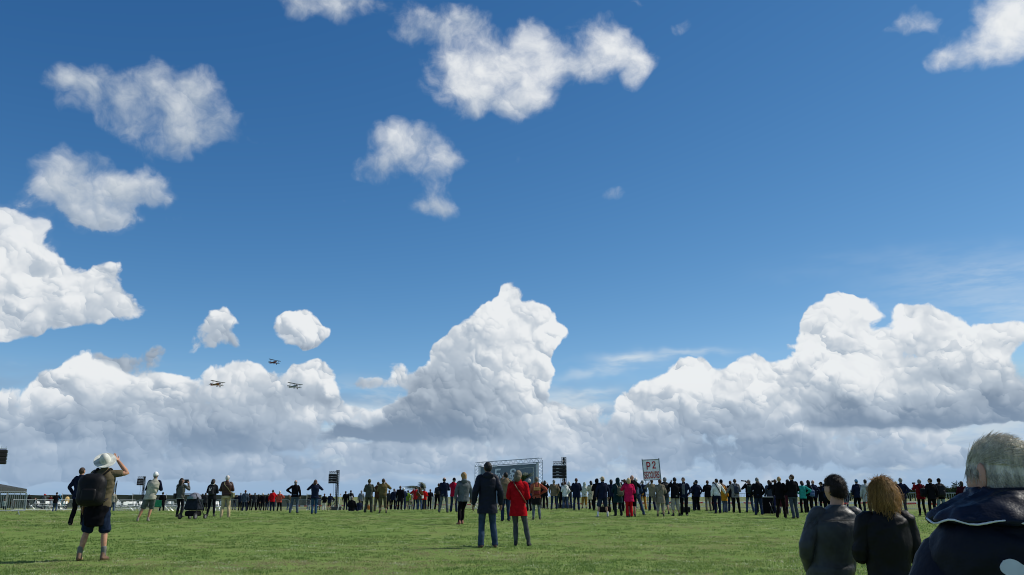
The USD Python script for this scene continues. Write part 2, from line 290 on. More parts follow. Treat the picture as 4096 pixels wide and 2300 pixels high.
def mat(kind, col, rough=None, var=None, **kw):
    """kind: cloth, leather, skin, hair, metal, paint, plastic ; col linear rgb"""
    col = tuple(round(float(c), 4) for c in col)
    key = (kind, col, rough, var, tuple(sorted(kw.items())))
    if key in _mats: return _mats[key]
    path = f'/World/Looks/{kind}_{len(_mats):03d}'
    R = {'cloth': .92, 'leather': .46, 'shell': .55, 'skin': .55, 'hair': .5, 'metal': .38, 'paint': .5, 'plastic': .45, 'rubber': .8}[kind] if rough is None else rough
    V = {'cloth': .30, 'leather': .35, 'shell': .22, 'skin': .22, 'hair': .45, 'metal': .2, 'paint': .15, 'plastic': .12, 'rubber': .15}[kind] if var is None else var
    sc = {'cloth': 9., 'leather': 11., 'shell': 7., 'skin': 16., 'hair': 60., 'metal': 12., 'paint': 6., 'plastic': 8., 'rubber': 20.}[kind]
    lo = tuple(c * (1 - V) for c in col); hi = tuple(min(1, c * (1 + V)) for c in col)
    nd = {'t': ('texture_coordinate', {}), 'n': ('noise_texture', {'scale': sc, 'detail': 4.0, 'roughness': .6}),
          'r': ('rgb_ramp', {'ramp': [(.3, lo), (.7, hi)]}),
          'n2': ('noise_texture', {'scale': sc * 3.1, 'detail': 3.0, 'roughness': .6}),
          'b': ('bump', {'strength': {'cloth': .20, 'leather': .14, 'shell': .14, 'hair': .8, 'skin': .12}.get(kind, .08), 'distance': {'cloth': .02, 'shell': .03, 'leather': .02, 'hair': .012}.get(kind, .004)}),
          'p': ('principled_bsdf', {'roughness': R, 'specular_ior_level': {'cloth': .03, 'hair': .25, 'skin': .3, 'shell': .16, 'leather': .32}.get(kind, .45), 'metallic': 1.0 if kind == 'metal' else 0.0,
                                    **{}})}
    lk = [('t.object', 'n.vector'), ('t.object', 'n2.vector'), ('n.fac', 'r.fac'), ('r.color', 'p.base_color'), ('n2.fac', 'b.height'), ('b.normal', 'p.normal')]
    if kind == 'hair':
        nd['m'] = ('mapping', {'scale': (1., 1., .18)}); lk[1] = ('m.vector', 'n2.vector'); lk[0] = ('m.vector', 'n.vector'); lk.append(('t.object', 'm.vector'))
    _mats[key] = usdkit.material(stage, path, nd, lk, surface='p.BSDF')
    return _mats[key]

def man(v, f):
    return m3.Manifold(m3.Mesh(np.asarray(v, np.float32), np.asarray(f, np.uint32)))

def arr(M):
    m = M.to_mesh(); return np.array(m.vert_properties[:, :3], float), np.array(m.tri_verts, int)

def unite(ms):
    return m3.Manifold.batch_boolean(list(ms), m3.OpType.Add)

def rings(R):
    """R: (n, seg, 3) rings -> closed mesh"""
    n, s, _ = R.shape
    v = np.vstack([R.reshape(-1, 3), R[0].mean(0), R[-1].mean(0)])
    i = np.arange(n - 1)[:, None] * s; j = np.arange(s)[None]; k = (j + 1) % s
    a, b, c, d = i + j, i + k, i + s + k, i + s + j
    f = np.vstack([np.stack([a, b, c], -1).reshape(-1, 3), np.stack([a, c, d], -1).reshape(-1, 3)])
    j = np.arange(s); k = (j + 1) % s; e = n * s
    f = np.vstack([f, np.stack([np.full(s, e), k, j], 1), np.stack([np.full(s, e + 1), e - s + j, e - s + k], 1)])
    return v, f

def catmull(P, sub):
    P = np.asarray(P, float); n = len(P)
    if n < 3: return np.array([P[0] + (P[-1] - P[0]) * t for t in np.linspace(0, 1, sub + 1)])
    Q = np.vstack([2 * P[0] - P[1], P, 2 * P[-1] - P[-2]]); out = []
    for i in range(1, n):
        for t in np.linspace(0, 1, sub, endpoint=False):
            a, b, c, d = Q[i - 1], Q[i], Q[i + 1], Q[i + 2]
            out.append(.5 * (2 * b + (c - a) * t + (2 * a - 5 * b + 4 * c - d) * t * t + (3 * b - a - 3 * c + d) * t ** 3))
    out.append(P[-1]); return np.array(out)

def limb(pts, rad, seg=10, sub=3, ref=(0, 1, 0), flat=1.0, cap=True):
    """tube through the points; rad: radius per point; flat: width / depth across ref"""
    D = catmull(np.hstack([np.asarray(pts, float), np.asarray(rad, float)[:, None]]), sub)
    P, r = D[:, :3], np.maximum(D[:, 3], .003)
    T = np.gradient(P, axis=0); T /= np.linalg.norm(T, axis=1)[:, None]
    if cap:
        P = np.vstack([P[0] - T[0] * r[0] * .55, P[0] - T[0] * r[0] * .35, P, P[-1] + T[-1] * r[-1] * .35, P[-1] + T[-1] * r[-1] * .55])
        r = np.concatenate([[r[0] * .35, r[0] * .8], r, [r[-1] * .8, r[-1] * .35]]); T = np.vstack([T[0], T[0], T, T[-1], T[-1]])
    ref = np.asarray(ref, float); X = np.cross(T, ref); l = np.linalg.norm(X, axis=1)
    X[l < .15] = np.cross(T[l < .15], (0.3, .2, 1.)); X /= np.linalg.norm(X, axis=1)[:, None]
    Y = np.cross(T, X); a = np.arange(seg) / seg * 2 * np.pi
    R = P[:, None] + r[:, None, None] * (np.cos(a)[None, :, None] * X[:, None] * flat + np.sin(a)[None, :, None] * Y[:, None])
    return man(*rings(R))

def torso(keys, shift, seg=20, p=2.4, sub=3):
    """keys: (z, half width, half depth, y) bottom to top; shift(z) -> (dx, dy, dz)"""
    K = catmull(keys, sub); a = np.arange(seg) / seg * 2 * np.pi
    cx = np.sign(np.cos(a)) * np.abs(np.cos(a)) ** (2 / p); cy = np.sign(np.sin(a)) * np.abs(np.sin(a)) ** (2 / p)
    R = np.zeros((len(K), seg, 3))
    for i, (z, w, d, y) in enumerate(K):
        s = shift(z)
        R[i, :, 0] = cx * w + s[0]; R[i, :, 1] = cy * d + y + s[1]; R[i, :, 2] = z + s[2]
    return man(*rings(R))

def ball(c, r, seg=10):
    M = m3.Manifold.sphere(1.0, seg)
    r = np.broadcast_to(np.asarray(r, float), 3)
    return M.scale(tuple(map(float, r))).translate(tuple(map(float, c)))

def hull(*balls):
    return m3.Manifold.batch_hull([ball(c, r, 8) for c, r in balls])

def rbox(sx, sy, sz, r, c=(0, 0, 0), seg=8):
    """box with rounded edges, full sizes"""
    s = []
    for i in (-1, 1):
        for j in (-1, 1):
            for k in (-1, 1): s.append(ball((c[0] + i * (sx / 2 - r), c[1] + j * (sy / 2 - r), c[2] + k * (sz / 2 - r)), r, seg))
    return m3.Manifold.batch_hull(s)

def box(sx, sy, sz, c=(0, 0, 0)):
    return m3.Manifold.cube((sx, sy, sz), True).translate(tuple(map(float, c)))

def bar(a, b, r, seg=8):
    """round bar from a to b"""
    a, b = np.asarray(a, float), np.asarray(b, float); d = b - a; l = np.linalg.norm(d)
    M = m3.Manifold.cylinder(l, r, r, seg)
    T = trimesh.geometry.align_vectors((0, 0, 1), d / l); T[:3, 3] = a
    return M.transform(T[:3].tolist())

def cat(ms):
    vs, fs, o = [], [], 0
    for M in ms:
        v, f = arr(M) if hasattr(M, 'to_mesh') else (np.asarray(M[0]), np.asarray(M[1]))
        vs.append(v); fs.append(f + o); o += len(v)
    return np.vstack(vs), np.vstack(fs)

def move(M, R=None, t=(0, 0, 0)):
    A = np.zeros((3, 4)); A[:, :3] = np.eye(3) if R is None else R; A[:, 3] = t
    return M.transform(A.tolist())

def rotm(yaw=0, pitch=0, roll=0):
    """degrees; yaw to the left, pitch upwards (facing +y), roll to the right"""
    y, p, r = map(math.radians, (yaw, pitch, roll))
    Z = np.array([[math.cos(y), -math.sin(y), 0], [math.sin(y), math.cos(y), 0], [0, 0, 1]])
    X = np.array([[1, 0, 0], [0, math.cos(p), -math.sin(p)], [0, math.sin(p), math.cos(p)]])
    Y = np.array([[math.cos(r), 0, math.sin(r)], [0, 1, 0], [-math.sin(r), 0, math.cos(r)]])
    return Z @ X @ Y

def crumple(M, amp, edge, freq=(7, 7, 4), seed=0, keep=None):
    """refine a garment and push it in and out, as folds do"""
    M = M.refine_to_length(edge); v, f = arr(M)
    t = trimesh.Trimesh(v, f, process=False); n = np.array(t.vertex_normals)
    q = v * np.asarray(freq)
    q = q + 1.3 * (np.stack([meshkit.noise(q * .7, seed + k) for k in (11, 12, 13)], -1) - .5)
    d = 1 - 2 * np.abs(meshkit.fbm(q, 3, seed) - .5) * 2
    d = d - d.mean()
    if keep is not None: d = d * keep(v)
    return v + n * (d * amp)[:, None], f


# ------------------------------------------------------------------ the people's heads, hands and hair
def head_mesh(fine=False, es=1.0, ez=0.0):
    s = trimesh.creation.icosphere(subdivisions=4 if fine else 3); v = np.array(s.vertices)
    x, y, z = v.T.copy()
    w = np.where(z < -.1, 1 - .34 * np.clip((-z - .1) / .9, 0, 1) ** 1.2, 1.0)
    X = x * .0775 * w; Y = y * .098; Z = z * np.where(z > 0, .112, .118)
    Y = Y + np.where(z < 0, .012 * (-z), 0) * (y > 0) - .004 * (z > .2)
    Y = np.where((y < 0) & (z < -.25), Y * (1 - .38 * np.clip(-z - .25, 0, 1)), Y)
    def bump(cx, cz, sx, sz, a):
        g = np.exp(-((X - cx) / sx) ** 2 - ((Z - cz) / sz) ** 2) * (y > 0.2); return a * g
    Y = Y + bump(0, -.012, .011, .017, .024) + bump(0, .008, .008, .02, .010)            # nose
    Y = Y - bump(.031, .012, .015, .011, .009) - bump(-.031, .012, .015, .011, .009)       # eye sockets
    Y = Y + bump(0, .034, .05, .01, .004) + bump(0, -.055, .022, .007, .005) + bump(0, -.066, .018, .006, .004) + bump(0, -.095, .022, .014, .008)
    M = man(np.stack([X, Y, Z], 1), s.faces)
    n = 14 if fine else 8
    for sx in (-1, 1):
        ear = ball((0, 0, 0), (.011, .021 * es, .034 * es), n) - ball((sx * .010, .004, .002), (.007, .012 * es, .020 * es), n)
        M = M + ear.rotate((0, 0, sx * 24)).translate((sx * .081, -.008, -.004 + ez))
    return M
HEAD, HEAD_FINE, HEAD_EARS = head_mesh(), head_mesh(True), head_mesh(True, 1.3, .014)

def skull(k=1.0, dz=0.0, dy=0.0, sub=3, noise=0.0, seed=0, freq=30):
    """smooth shell the shape of the head without face; for hair, hoods and caps"""
    s = trimesh.creation.icosphere(subdivisions=sub); v = np.array(s.vertices); z = v[:, 2]
    w = np.where(z < -.1, 1 - .15 * np.clip((-z - .1) / .9, 0, 1), 1.0)
    p = np.stack([v[:, 0] * .082 * w, v[:, 1] * .1, v[:, 2] * np.where(v[:, 2] > 0, .113, .12)], 1) * k
    if noise: p = p * (1 + noise * (meshkit.fbm(v * freq / 10 + 5, 3, seed) - .5))[:, None]
    return man(p + (0, dy, dz), s.faces)

_hand = {}
def hand(kind, side):
    """wrist at the origin, fingers along -z, palm towards the body, thumb forward"""
    if (kind, side) in _hand: return _hand[kind, side]
    curl = {'relaxed': .28, 'grip': .95}[kind]
    palm = hull(((0, .028, -.015), .016), ((0, -.024, -.015), .016), ((-.004, .036, -.085), .0125), ((-.004, -.034, -.08), .012))
    ms = [palm]
    for i, (y, l) in enumerate(((.033, .072), (.011, .080), (-.011, .075), (-.032, .060))):
        p = np.array([-.003, y, -.083]); a = curl * .5
        pts = [p]
        for k, seg in enumerate((.45, .32, .23)):
            p = p + l * seg * np.array([-math.sin(a), 0, -math.cos(a)]); pts.append(p); a += curl
        for k in range(3): ms.append(hull((pts[k], .0092 - .0008 * k), (pts[k + 1], .0086 - .0008 * k)))
    t0, t1, t2 = np.array([-.004, .03, -.03]), np.array([-.016 - .012 * curl, .056, -.062]), np.array([-.028 - .02 * curl, .056 - .012 * curl, -.092])
    ms += [hull((t0, .0125), (t1, .0105)), hull((t1, .0105), (t2, .009))]
    M = unite(ms)
    if side < 0: M = M.mirror((1, 0, 0))
    _hand[kind, side] = M
    return M

ARMS = {  # elbow, wrist from the shoulder (outwards, forwards, up)
    'down': ((.075, -.03, -.28), (.095, .03, -.53)), 'loose': ((.10, -.05, -.27), (.13, .05, -.52)),
    'pocket': ((.105, -.075, -.275), (.05, .06, -.46)), 'hip': ((.245, -.08, -.20), (.035, .05, -.36)),
    'front': ((.062, .015, -.29), (-.09, .21, -.21)), 'fold': ((.07, .05, -.28), (-.16, .22, -.20)),
    'eye': ((.12, .17, -.17), (-.085, .23, .10)), 'eyewide': ((.19, .12, -.17), (-.06, .20, .11)), 'shade': ((.25, .13, .03), (-.02, .17, .20)),
    'phone': ((.09, .22, -.14), (-.03, .42, .06)), 'back': ((.125, -.13, -.26), (-.07, -.19, -.40)),
    'rail': ((.12, .20, -.22), (.04, .43, -.27)), 'lap': ((.08, .08, -.27), (-.03, .30, -.32)), 'out': ((.18, .05, -.24), (.30, .16, -.40)),
}
def rgb(*c): return lin(c)
HAIRCOL = {'black': (.006, .005, .005), 'dark': (.016, .011, .008), 'brown': (.04, .022, .012), 'grey': (.16, .155, .15), 'white': (.5, .48, .45), 'blond': (.32, .21, .09), 'auburn': (.06, .022, .012)}
SKIN = (.36, .205, .145)


def brim(r):
    M = m3.Manifold.cylinder(.008, r, r - .004, 36).refine_to_length(.02)
    return M.warp(lambda p: (p[0], p[1], p[2] + .016 + .9 * p[0] ** 2 - .25 * p[1] ** 2)) if r < .1 else M.translate((0, 0, .016))

def person(loc, H, label, yaw=0, top=('jacket', (.02, .02, .03)), bot=('trousers', (.02, .02, .03)), hair=('short', 'dark'), hat=None, shoes=(.02, .018, .016),
           arms=('down', 'down'), head=(0, 8), stance=((-.11, 0), (.11, 0)), lean=(0, 0), bulk=1.0, hood=None, sleeves=None, socks=None, pose='stand', seed=0,
           fine=0, skin=SKIN, group='spectators on the airfield', shirt=None, hand_kind='relaxed', extra=None, collar=None, legk=1.0, twist=0, name='person'):
    s = H / 1.76
    if isinstance(arms, str): arms = (arms, arms)
    path = thing(name, label, 'person', loc, yaw, group)
    seg = 20 if fine else 14
    # --- joints
    if pose == 'stand':
        pz = .95; feet = [np.array([f[0], f[1], .085]) for f in stance]
        for f in feet:
            d = math.hypot(f[0] - .09 * np.sign(f[0]), f[1]); pz = min(pz, .03 + .085 + math.sqrt(max(.843 ** 2 - d * d, .2)))
    elif pose == 'sit': pz = .50; feet = [np.array([-.12, .47, .085]), np.array([.12, .45, .085])]
    elif pose == 'recline': pz = .44; feet = [np.array([-.1, .80, .10]), np.array([.1, .84, .10])]
    elif pose == 'ground': pz = .13; feet = [np.array([-.16, .50, .085]), np.array([.16, .46, .085])]
    dz = pz - .95
    def shift(z):
        t = min(max((z - .93) / .55, -.3), 1.4); return (lean[0] * t, lean[1] * t, dz - .25 * (lean[0] ** 2 + lean[1] ** 2) * max(t, 0))
    def at(x, y, z):
        sft = shift(z); return np.array([x + sft[0], y + sft[1], z + sft[2]])
    hips = [np.array([-.09, 0, pz - .03]), np.array([.09, 0, pz - .03])]
    knees = []
    for h, f in zip(hips, feet):
        d = f - h; L = np.linalg.norm(d); m = (h + f) / 2; k = math.sqrt(max(.425 ** 2 - (L / 2) ** 2, .0004))
        fwd = np.array([0, 1.0, 0]) - d * d[1] / L ** 2; fwd = fwd / np.linalg.norm(fwd)
        if pose in ('sit', 'recline', 'ground'): fwd = np.array([np.sign(h[0]) * .15, .35, 1.0]); fwd = fwd - d * (fwd @ d) / L ** 2; fwd /= np.linalg.norm(fwd)
        knees.append(m + fwd * k)
    tw = rotm(twist)
    def twp(p): return tw @ p
    sho = [at(*(tw @ np.array([-.166 * (.85 + .15 * bulk), -.008, 1.425]))), at(*(tw @ np.array([.166 * (.85 + .15 * bulk), -.008, 1.425])))]
    elb, wri = [], []
    for i, sx in ((0, -1), (1, 1)):
        a = ARMS[arms[i]] if isinstance(arms[i], str) else arms[i]
        b = (bulk - 1) * .25
        for lst, q in ((elb, a[0]), (wri, a[1])): lst.append(sho[i] + tw @ np.array([sx * (q[0] + (b if q is a[0] else b * .7)), q[1], q[2]]))
    neck = at(0, -.012, 1.50); hc = at(0, .012, 1.642)
    HR = rotm(head[0], head[1], head[2] if len(head) > 2 else 0)
    hc = at(0, -.005, 1.53) + HR @ np.array([0, .018, .112])
    # --- body: one skin surface
    hm = move(HEAD_EARS if fine > 2 else HEAD_FINE if fine > 1 else HEAD, HR, hc)
    B = [hm, limb([at(0, -.02, 1.42), neck, hc + HR @ np.array([0, -.025, -.05])], [.075, .058, .056], seg, 2),
         torso([(.86, .13, .09, 0), (1.0, .118, .078, 0), (1.2, .135, .088, 0), (1.36, .14, .085, 0), (1.46, .10, .07, -.01)], shift, 12, 2.2, 2)]
    for i, sx in ((0, -1), (1, 1)):
        B.append(limb([sho[i], (sho[i] + elb[i]) / 2 * 1.0, elb[i], elb[i] * .55 + wri[i] * .45, wri[i]], [.046, .043, .036, .038, .026], 10, 2))
        d = wri[i] - elb[i]; d /= np.linalg.norm(d)
        T = trimesh.geometry.align_vectors((0, 0, -1), d)[:3, :3]
        hx = T @ np.array([0, 1, 0]); 
        B.append(move(hand(hand_kind if isinstance(hand_kind, str) else hand_kind[i], sx), T, wri[i]))
        cal = knees[i] * .62 + feet[i] * .38 + np.array([0, -.022, 0])
        B.append(limb([hips[i], (hips[i] + knees[i]) / 2, knees[i], cal, feet[i] + (0, 0, .03)], [.072, .066, .048, .054, .030] if bot[0] in ('shorts', 'capri') else [.066, .056, .036, .036, .026], 10, 2))
        B.append(limb([feet[i] + (0, -.02, -.03), feet[i] + (0, .10, -.055)], [.03, .026], 8, 2))
    part(path, 'body', scaled(unite(B), s), mat('skin', skin), 60)
    # --- lower garment
    kind, col = bot[0], bot[1]
    bk = bulk
    pel = torso([(.80, .155 * bk, .115 * bk, 0), (.88, .168 * bk, .122 * bk, -.004), (.97, .16 * bk, .115 * bk, -.006), (1.05, .148 * bk, .105 * bk, 0)] if pose == 'stand' else
                [(.83, .16 * bk, .13 * bk, 0), (.92, .165 * bk, .125 * bk, 0), (1.05, .148 * bk, .108 * bk, 0)], shift, 18, 2.3, 3)
    G = [pel]
    wide = {'trousers': 1.0, 'jeans': .97, 'slim': .80, 'shorts': 1.12, 'wide': 1.15, 'capri': 1.1}[kind] * legk
    for i in (0, 1):
        h, k, f = hips[i], knees[i], feet[i]
        up = (h + k) / 2 + (np.array([0, -.008, 0]) if pose == 'stand' else 0)
        r0, r1, r2, r3, r4 = .094 * (.6 + .4 * bk), .089 * wide, .069 * wide, .068 * wide, .064 * wide
        if kind == 'slim': r0, r1, r2, r3, r4 = .090, .079, .059, .062, .046
        if kind == 'shorts': G.append(limb([h + (0, 0, .02), up, k * .9 + h * .1, k + (f - k) * .02], [r0, .092 * wide, .086 * wide, .088 * wide], seg, 4))
        elif kind == 'capri': G.append(limb([h + (0, 0, .02), up, k, k * .5 + f * .5], [r0, r1, .078 * wide, .074 * wide], seg, 4))
        else:
            calf = (k + f) / 2 + np.array([0, -.014, 0])
            G.append(limb([h + (0, 0, .02), up, k, calf, f + (0, -.005, .045), f + (0, -.012, -.015)], [r0, r1, r2, r3, r4, r4 * 1.06], seg, 4))
    G = unite(G)
    nm = {'shorts': 'shorts', 'capri': 'cropped_trousers', 'jeans': 'jeans'}.get(kind, 'trousers')
    part(path, nm, scaled(crumple(G, .009 if kind == 'slim' else .015, .028 if fine else .05, (9, 9, 6), seed), s), mat(bot[2] if len(bot) > 2 else 'cloth', col), 60)
    # --- shoes, socks
    for i, sx in ((0, -1), (1, 1)):
        f = feet[i]; o = sx * .02
        if pose == 'recline': sh = hull((f + (0, -.03, -.02), .042), (f + (o, .03, .13), .032))
        else:
            sh = unite([hull((f + (0, -.05, -.045), .038), (f + (o, .12, -.053), .031), (f + (o * 1.6, .155, -.058), .026), (f + (0, .0, -.02), .04)), hull((f + (0, -.045, -.04), .04), (f + (0, -.02, .03), .040))])
            sh = sh.trim_by_plane((0, 0, 1), 0.002)
        part(path, 'shoe', scaled(sh, s), mat('leather', shoes, .6), 60)
        if socks: part(path, 'sock', scaled(limb([f + (0, -.005, .0), f + (0, -.006, .05), f + (0, -.008, .13)], [.045, .043, .046], 12, 2), s), mat('cloth', socks), 60)
    # --- upper garment
    kind, col = top[0], top[1]; tm = top[2] if len(top) > 2 else 'cloth'
    k = bulk
    hem = {'jacket': .80, 'blouson': .90, 'coat': .62, 'parka': .70, 'shirt': .86, 'tshirt': .88, 'vest': .80, 'sweater': .86}[kind]
    if pose != 'stand': hem = max(hem, .88)
    pad = {'jacket': .012, 'blouson': .014, 'coat': .014, 'parka': .022, 'shirt': .004, 'tshirt': .010, 'vest': .012, 'sweater': .008}[kind]
    hw = (.178 + pad) * k + (.02 if kind in ('coat', 'parka') else 0)
    if kind == 'blouson': hw = .160 * k + pad * .5
    K = [(hem, hw, .128 * k + pad, 0), (hem + .07, hw + (.012 if kind == 'blouson' else -.002), .128 * k + pad, 0), (1.03 if hem < .97 else hem + .1, (.163 + pad) * k, (.115 + pad) * k, .0), (1.20, (.178 + pad) * k, (.122 + pad) * k, -.004), (1.33, (.182 + pad) * k, (.120 + pad) * k, -.012),
         (1.405, (.168 + pad) * (.5 + .5 * k), .100 + pad, -.018), (1.455, .124 + pad * .6, .080 + pad, -.02), (1.50, .072 + pad * .5, .066 + pad * .5, -.016), (1.535, .062 + pad * .4, .062 + pad * .4, -.012)]
    if collar: K[-1] = (1.53 + collar, .066 + pad * .4, .066 + pad * .4, -.012)
    T = [torso(K, lambda z: tuple(np.array(shift(z))), seg + 6, 2.35, 3)]
    if twist: T = [move(T[0], tw)]
    smat = mat(tm, col)
    sl = []
    for i in (0, 1):
        S, E, W = sho[i], elb[i], wri[i]; sp = pad + .004 * (k - 1)
        ins = S * .66 + at(0, -.012, 1.425) * .34
        if kind == 'tshirt': sl.append(limb([ins, S, S * .45 + E * .55], [.058, .064, .064], 12, 3))
        elif kind == 'vest': T.append(limb([ins, S * .9 + E * .1], [.06, .066], 12, 2)); sl.append(limb([ins, S, (S + E) / 2, E, (E + W) / 2, W], [.05, .058, .056, .05, .044, .034], 12, 3))
        else:
            hem_r = .040 + pad * .7
            sl.append(limb([ins, S, (S + E) / 2, E, (E + W) / 2, W], [.046 + sp, .056 + sp, .055 + sp, .049 + sp, .044 + sp, hem_r], seg, 4))
    if hood == 'down': T.append(move(ball((0, 0, 0), (.125, .062, .085), 14), rotm(0, 20), at(0, -.105, 1.475))); T.append(move(ball((0, 0, 0), (.10, .085, .04), 12), None, at(0, -.03, 1.50)))
    if kind == 'vest' or sleeves is not None:
        SL = unite(sl); part(path, 'sleeves', scaled(SL, s), mat('cloth', sleeves if sleeves is not None else col), 60)
        G = unite(T)
    else: G = unite(T + sl)
    amp = (.020 if tm in ('cloth', 'shell') else .013) * (.75 if fine > 1 else 1)
    nm = {'coat': 'coat', 'vest': 'vest', 'tshirt': 't_shirt', 'shirt': 'shirt', 'sweater': 'sweater'}.get(kind, 'jacket')
    jv = crumple(G, amp, {0: .055, 1: .03, 2: .018, 3: .018}[fine], (4.6, 4.6, 5.4), seed + 3)
    part(path, nm, scaled(jv, s), smat, 60)
    if shirt is not None:                                        # an open jacket shows the shirt in front
        part(path, 't_shirt', scaled(torso([(.82, .075, .02, .128), (1.0, .07, .02, .118), (1.25, .075, .02, .128), (1.4, .06, .02, .10), (1.46, .035, .02, .06)], shift, 12, 2.5, 3), s), mat('cloth', shirt), 60)
    # --- hair and head wear
    style, hcol = hair[0], HAIRCOL.get(hair[1], hair[1])
    hmat = mat('hair', hcol)
    def onhead(M, tip=0): return scaled(move(M, HR @ rotm(0, tip), hc), s)
    hs = []
    if style in ('short', 'bob', 'long', 'curly', 'thin', 'bun', 'pony'):
        kk = {'short': 1.07, 'thin': 1.04, 'bob': 1.12, 'long': 1.09, 'curly': 1.2, 'bun': 1.06, 'pony': 1.07}[style]
        M = skull(kk, .004, -.004, 3 if fine < 2 else 4, .07 if style != 'curly' else .22, seed, 30 if style != 'curly' else 42)
        M = M.trim_by_plane((0, -.80, .60), -.020 if style != 'thin' else -.012)
        M = M.trim_by_plane((0, -.25, 1.0), -.045 if style in ('short', 'thin') else -.09)
        if style in ('short', 'thin', 'bun'): M = M.trim_by_plane((0, -.97, .24), -.045)
        if style in ('short', 'thin', 'pony', 'bun'):
            for sx in (-1, 1): M = M - box(.06, .085, .10, (sx * .098, .014, -.018))
        hs.append(M)
        if style == 'bob': hs.append(limb([(0, -.05, -.02), (0, -.06, -.08), (0, -.055, -.125)], [.088, .082, .06], 14, 3, flat=1.05))
        if style == 'long': hs.append(limb([(0, -.05, 0), (0, -.075, -.10), (0, -.095, -.20), (0, -.10, -.29)], [.086, .082, .07, .04], 14, 3, (0, 1, 0), 1.2))
        if style == 'curly': hs.append(limb([(0, -.04, -.02), (0, -.05, -.08), (0, -.05, -.12)], [.09, .085, .06], 14, 3))
        if style == 'bun': hs.append(ball((0, -.115, .05), .035, 10))
        if style == 'pony': hs.append(limb([(0, -.10, .03), (0, -.145, -.03), (0, -.14, -.16)], [.022, .028, .014], 10, 3))
    elif style == 'fringe':
        M = skull(1.05, .0, -.004).trim_by_plane((0, -.80, .60), -.03).trim_by_plane((0, 0, -1.), -.045).trim_by_plane((0, -.25, 1.0), -.05)
        hs.append(M)
    if hs and hood != 'up' and (hat is None or hat[0] != 'beanie'):
        part(path, 'hair', onhead(unite(hs)), hmat, 70)
    if hood == 'up':
        M = skull(1.26, .006, -.014, 3, .05, seed)
        M = M + ball((0, -.05, .10), (.07, .06, .055), 12) + limb([(0, -.03, -.06), (0, -.045, -.16)], [.095, .10], 14, 2)
        part(path, 'hood', onhead(M.trim_by_plane((0, -.93, .36), -.058)), smat, 70)
    if hat:
        hk, hcl = hat[0], hat[1]; hm_ = mat('cloth', hcl)
        if hk == 'cap':
            M = skull(1.10, .012, -.002).trim_by_plane((0, -.12, 1.0), .012)
            v = ball((0, .115, .03), (.062, .075, .012), 16)
            part(path, 'cap', onhead(M + v), hm_, 60)
        elif hk == 'beanie':
            part(path, 'knit_hat', onhead(skull(1.13, .012, -.004, 3, .05, seed).trim_by_plane((0, -.45, .9), -.012)), hm_, 60)
        elif hk == 'brim':
            part(path, 'hat', onhead(skull(1.10, .02, -.002).trim_by_plane((0, -.1, 1), .014) + brim(hat[2] if len(hat) > 2 else .150), hat[3] if len(hat) > 3 else 0), hm_, 60)
        elif hk == 'band':
            part(path, 'headband', onhead(skull(1.13, .0, -.004).trim_by_plane((0, -.15, 1), .0).trim_by_plane((0, .15, -1), -.045)), hm_, 60)
    if extra: extra(path, dict(at=at, s=s, sho=sho, elb=elb, wri=wri, hc=hc, HR=HR, feet=feet, hips=hips, knees=knees, shift=shift, onhead=onhead, K=K, loc=loc, yaw=yaw))
    return path, dict(at=at, s=s, sho=sho, elb=elb, wri=wri, hc=hc, HR=HR, loc=np.array(loc, float), yaw=yaw, depth=(.12 + pad) * k, width=(.18 + pad) * k)

def scaled(M, s):
    v, f = arr(M) if hasattr(M, 'to_mesh') else M
    return v * s, f

# ------------------------------------------------------------------ what people carry
def carried(name, label, category, info, group=None):
    return thing(name, label, category, info['loc'], info['yaw'], group)

def backpack(info, col, label, w=.29, h=.44, d=.16, z=1.22, pocket=None, dome=False, tilt=4, strapcol=None, x=0.0, group='backpacks worn in the crowd'):
    t = carried('backpack', label, 'backpack', info, group); at, s = info['at'], info['s']; m = mat('shell', col)
    c = at(x, -info['depth'] - d * .42 - .015, z); R = rotm(0, -tilt)
    body = rbox(w, d, h, min(.075, d * .46), seg=12)
    if dome: body = m3.Manifold.batch_hull([ball((sx * (w / 2 - .11), 0, -h / 2 + .11), (.11, d / 2, .11), 16) for sx in (-1, 1)] + [ball((sx * .06, 0, h / 2 - .17), (.17, d * .46, .17), 18) for sx in (-1, 1)])
    part(t, 'pack', scaled(crumple(move(body, R, c), .012, .05, (9, 9, 7), 5), s), m, 60)
    part(t, 'front_pocket', scaled(move(rbox(w * (.56 if dome else .76), d * .4, h * .42, d * .17, (0, -d * (.36 if dome else .46), -h * .18), 12), R, c), s), mat('shell', pocket if pocket is not None else col), 60)
    part(t, 'handle', scaled(move(limb([(-.03, d * .25, h * .48), (0, d * .25, h * .55), (.03, d * .25, h * .48)], [.008] * 3, 6, 2), R, c), s), m, 60)
    for sx in (-1, 1):
        S = info['sho'][0 if sx < 0 else 1]; top = S * .62 + at(0, 0, 1.45) * .38
        pts = [c + R @ np.array([sx * .09, d * .35, h * .40]), top + (0, -.07, .06), top + (0, .0, .078), top + (0, .085, .03), at(sx * .125, info['depth'] + .006, 1.25), at(sx * .16, info['depth'] * .6, 1.08), c + R @ np.array([sx * w * .42, d * .35, -h * .34])]
        part(t, 'strap', scaled(limb(pts, [.016] * len(pts), 6, 3, (0, 0, 1), 1.6), s), mat('shell', strapcol if strapcol is not None else tuple(x_ * .7 for x_ in col)), 60)
    return t

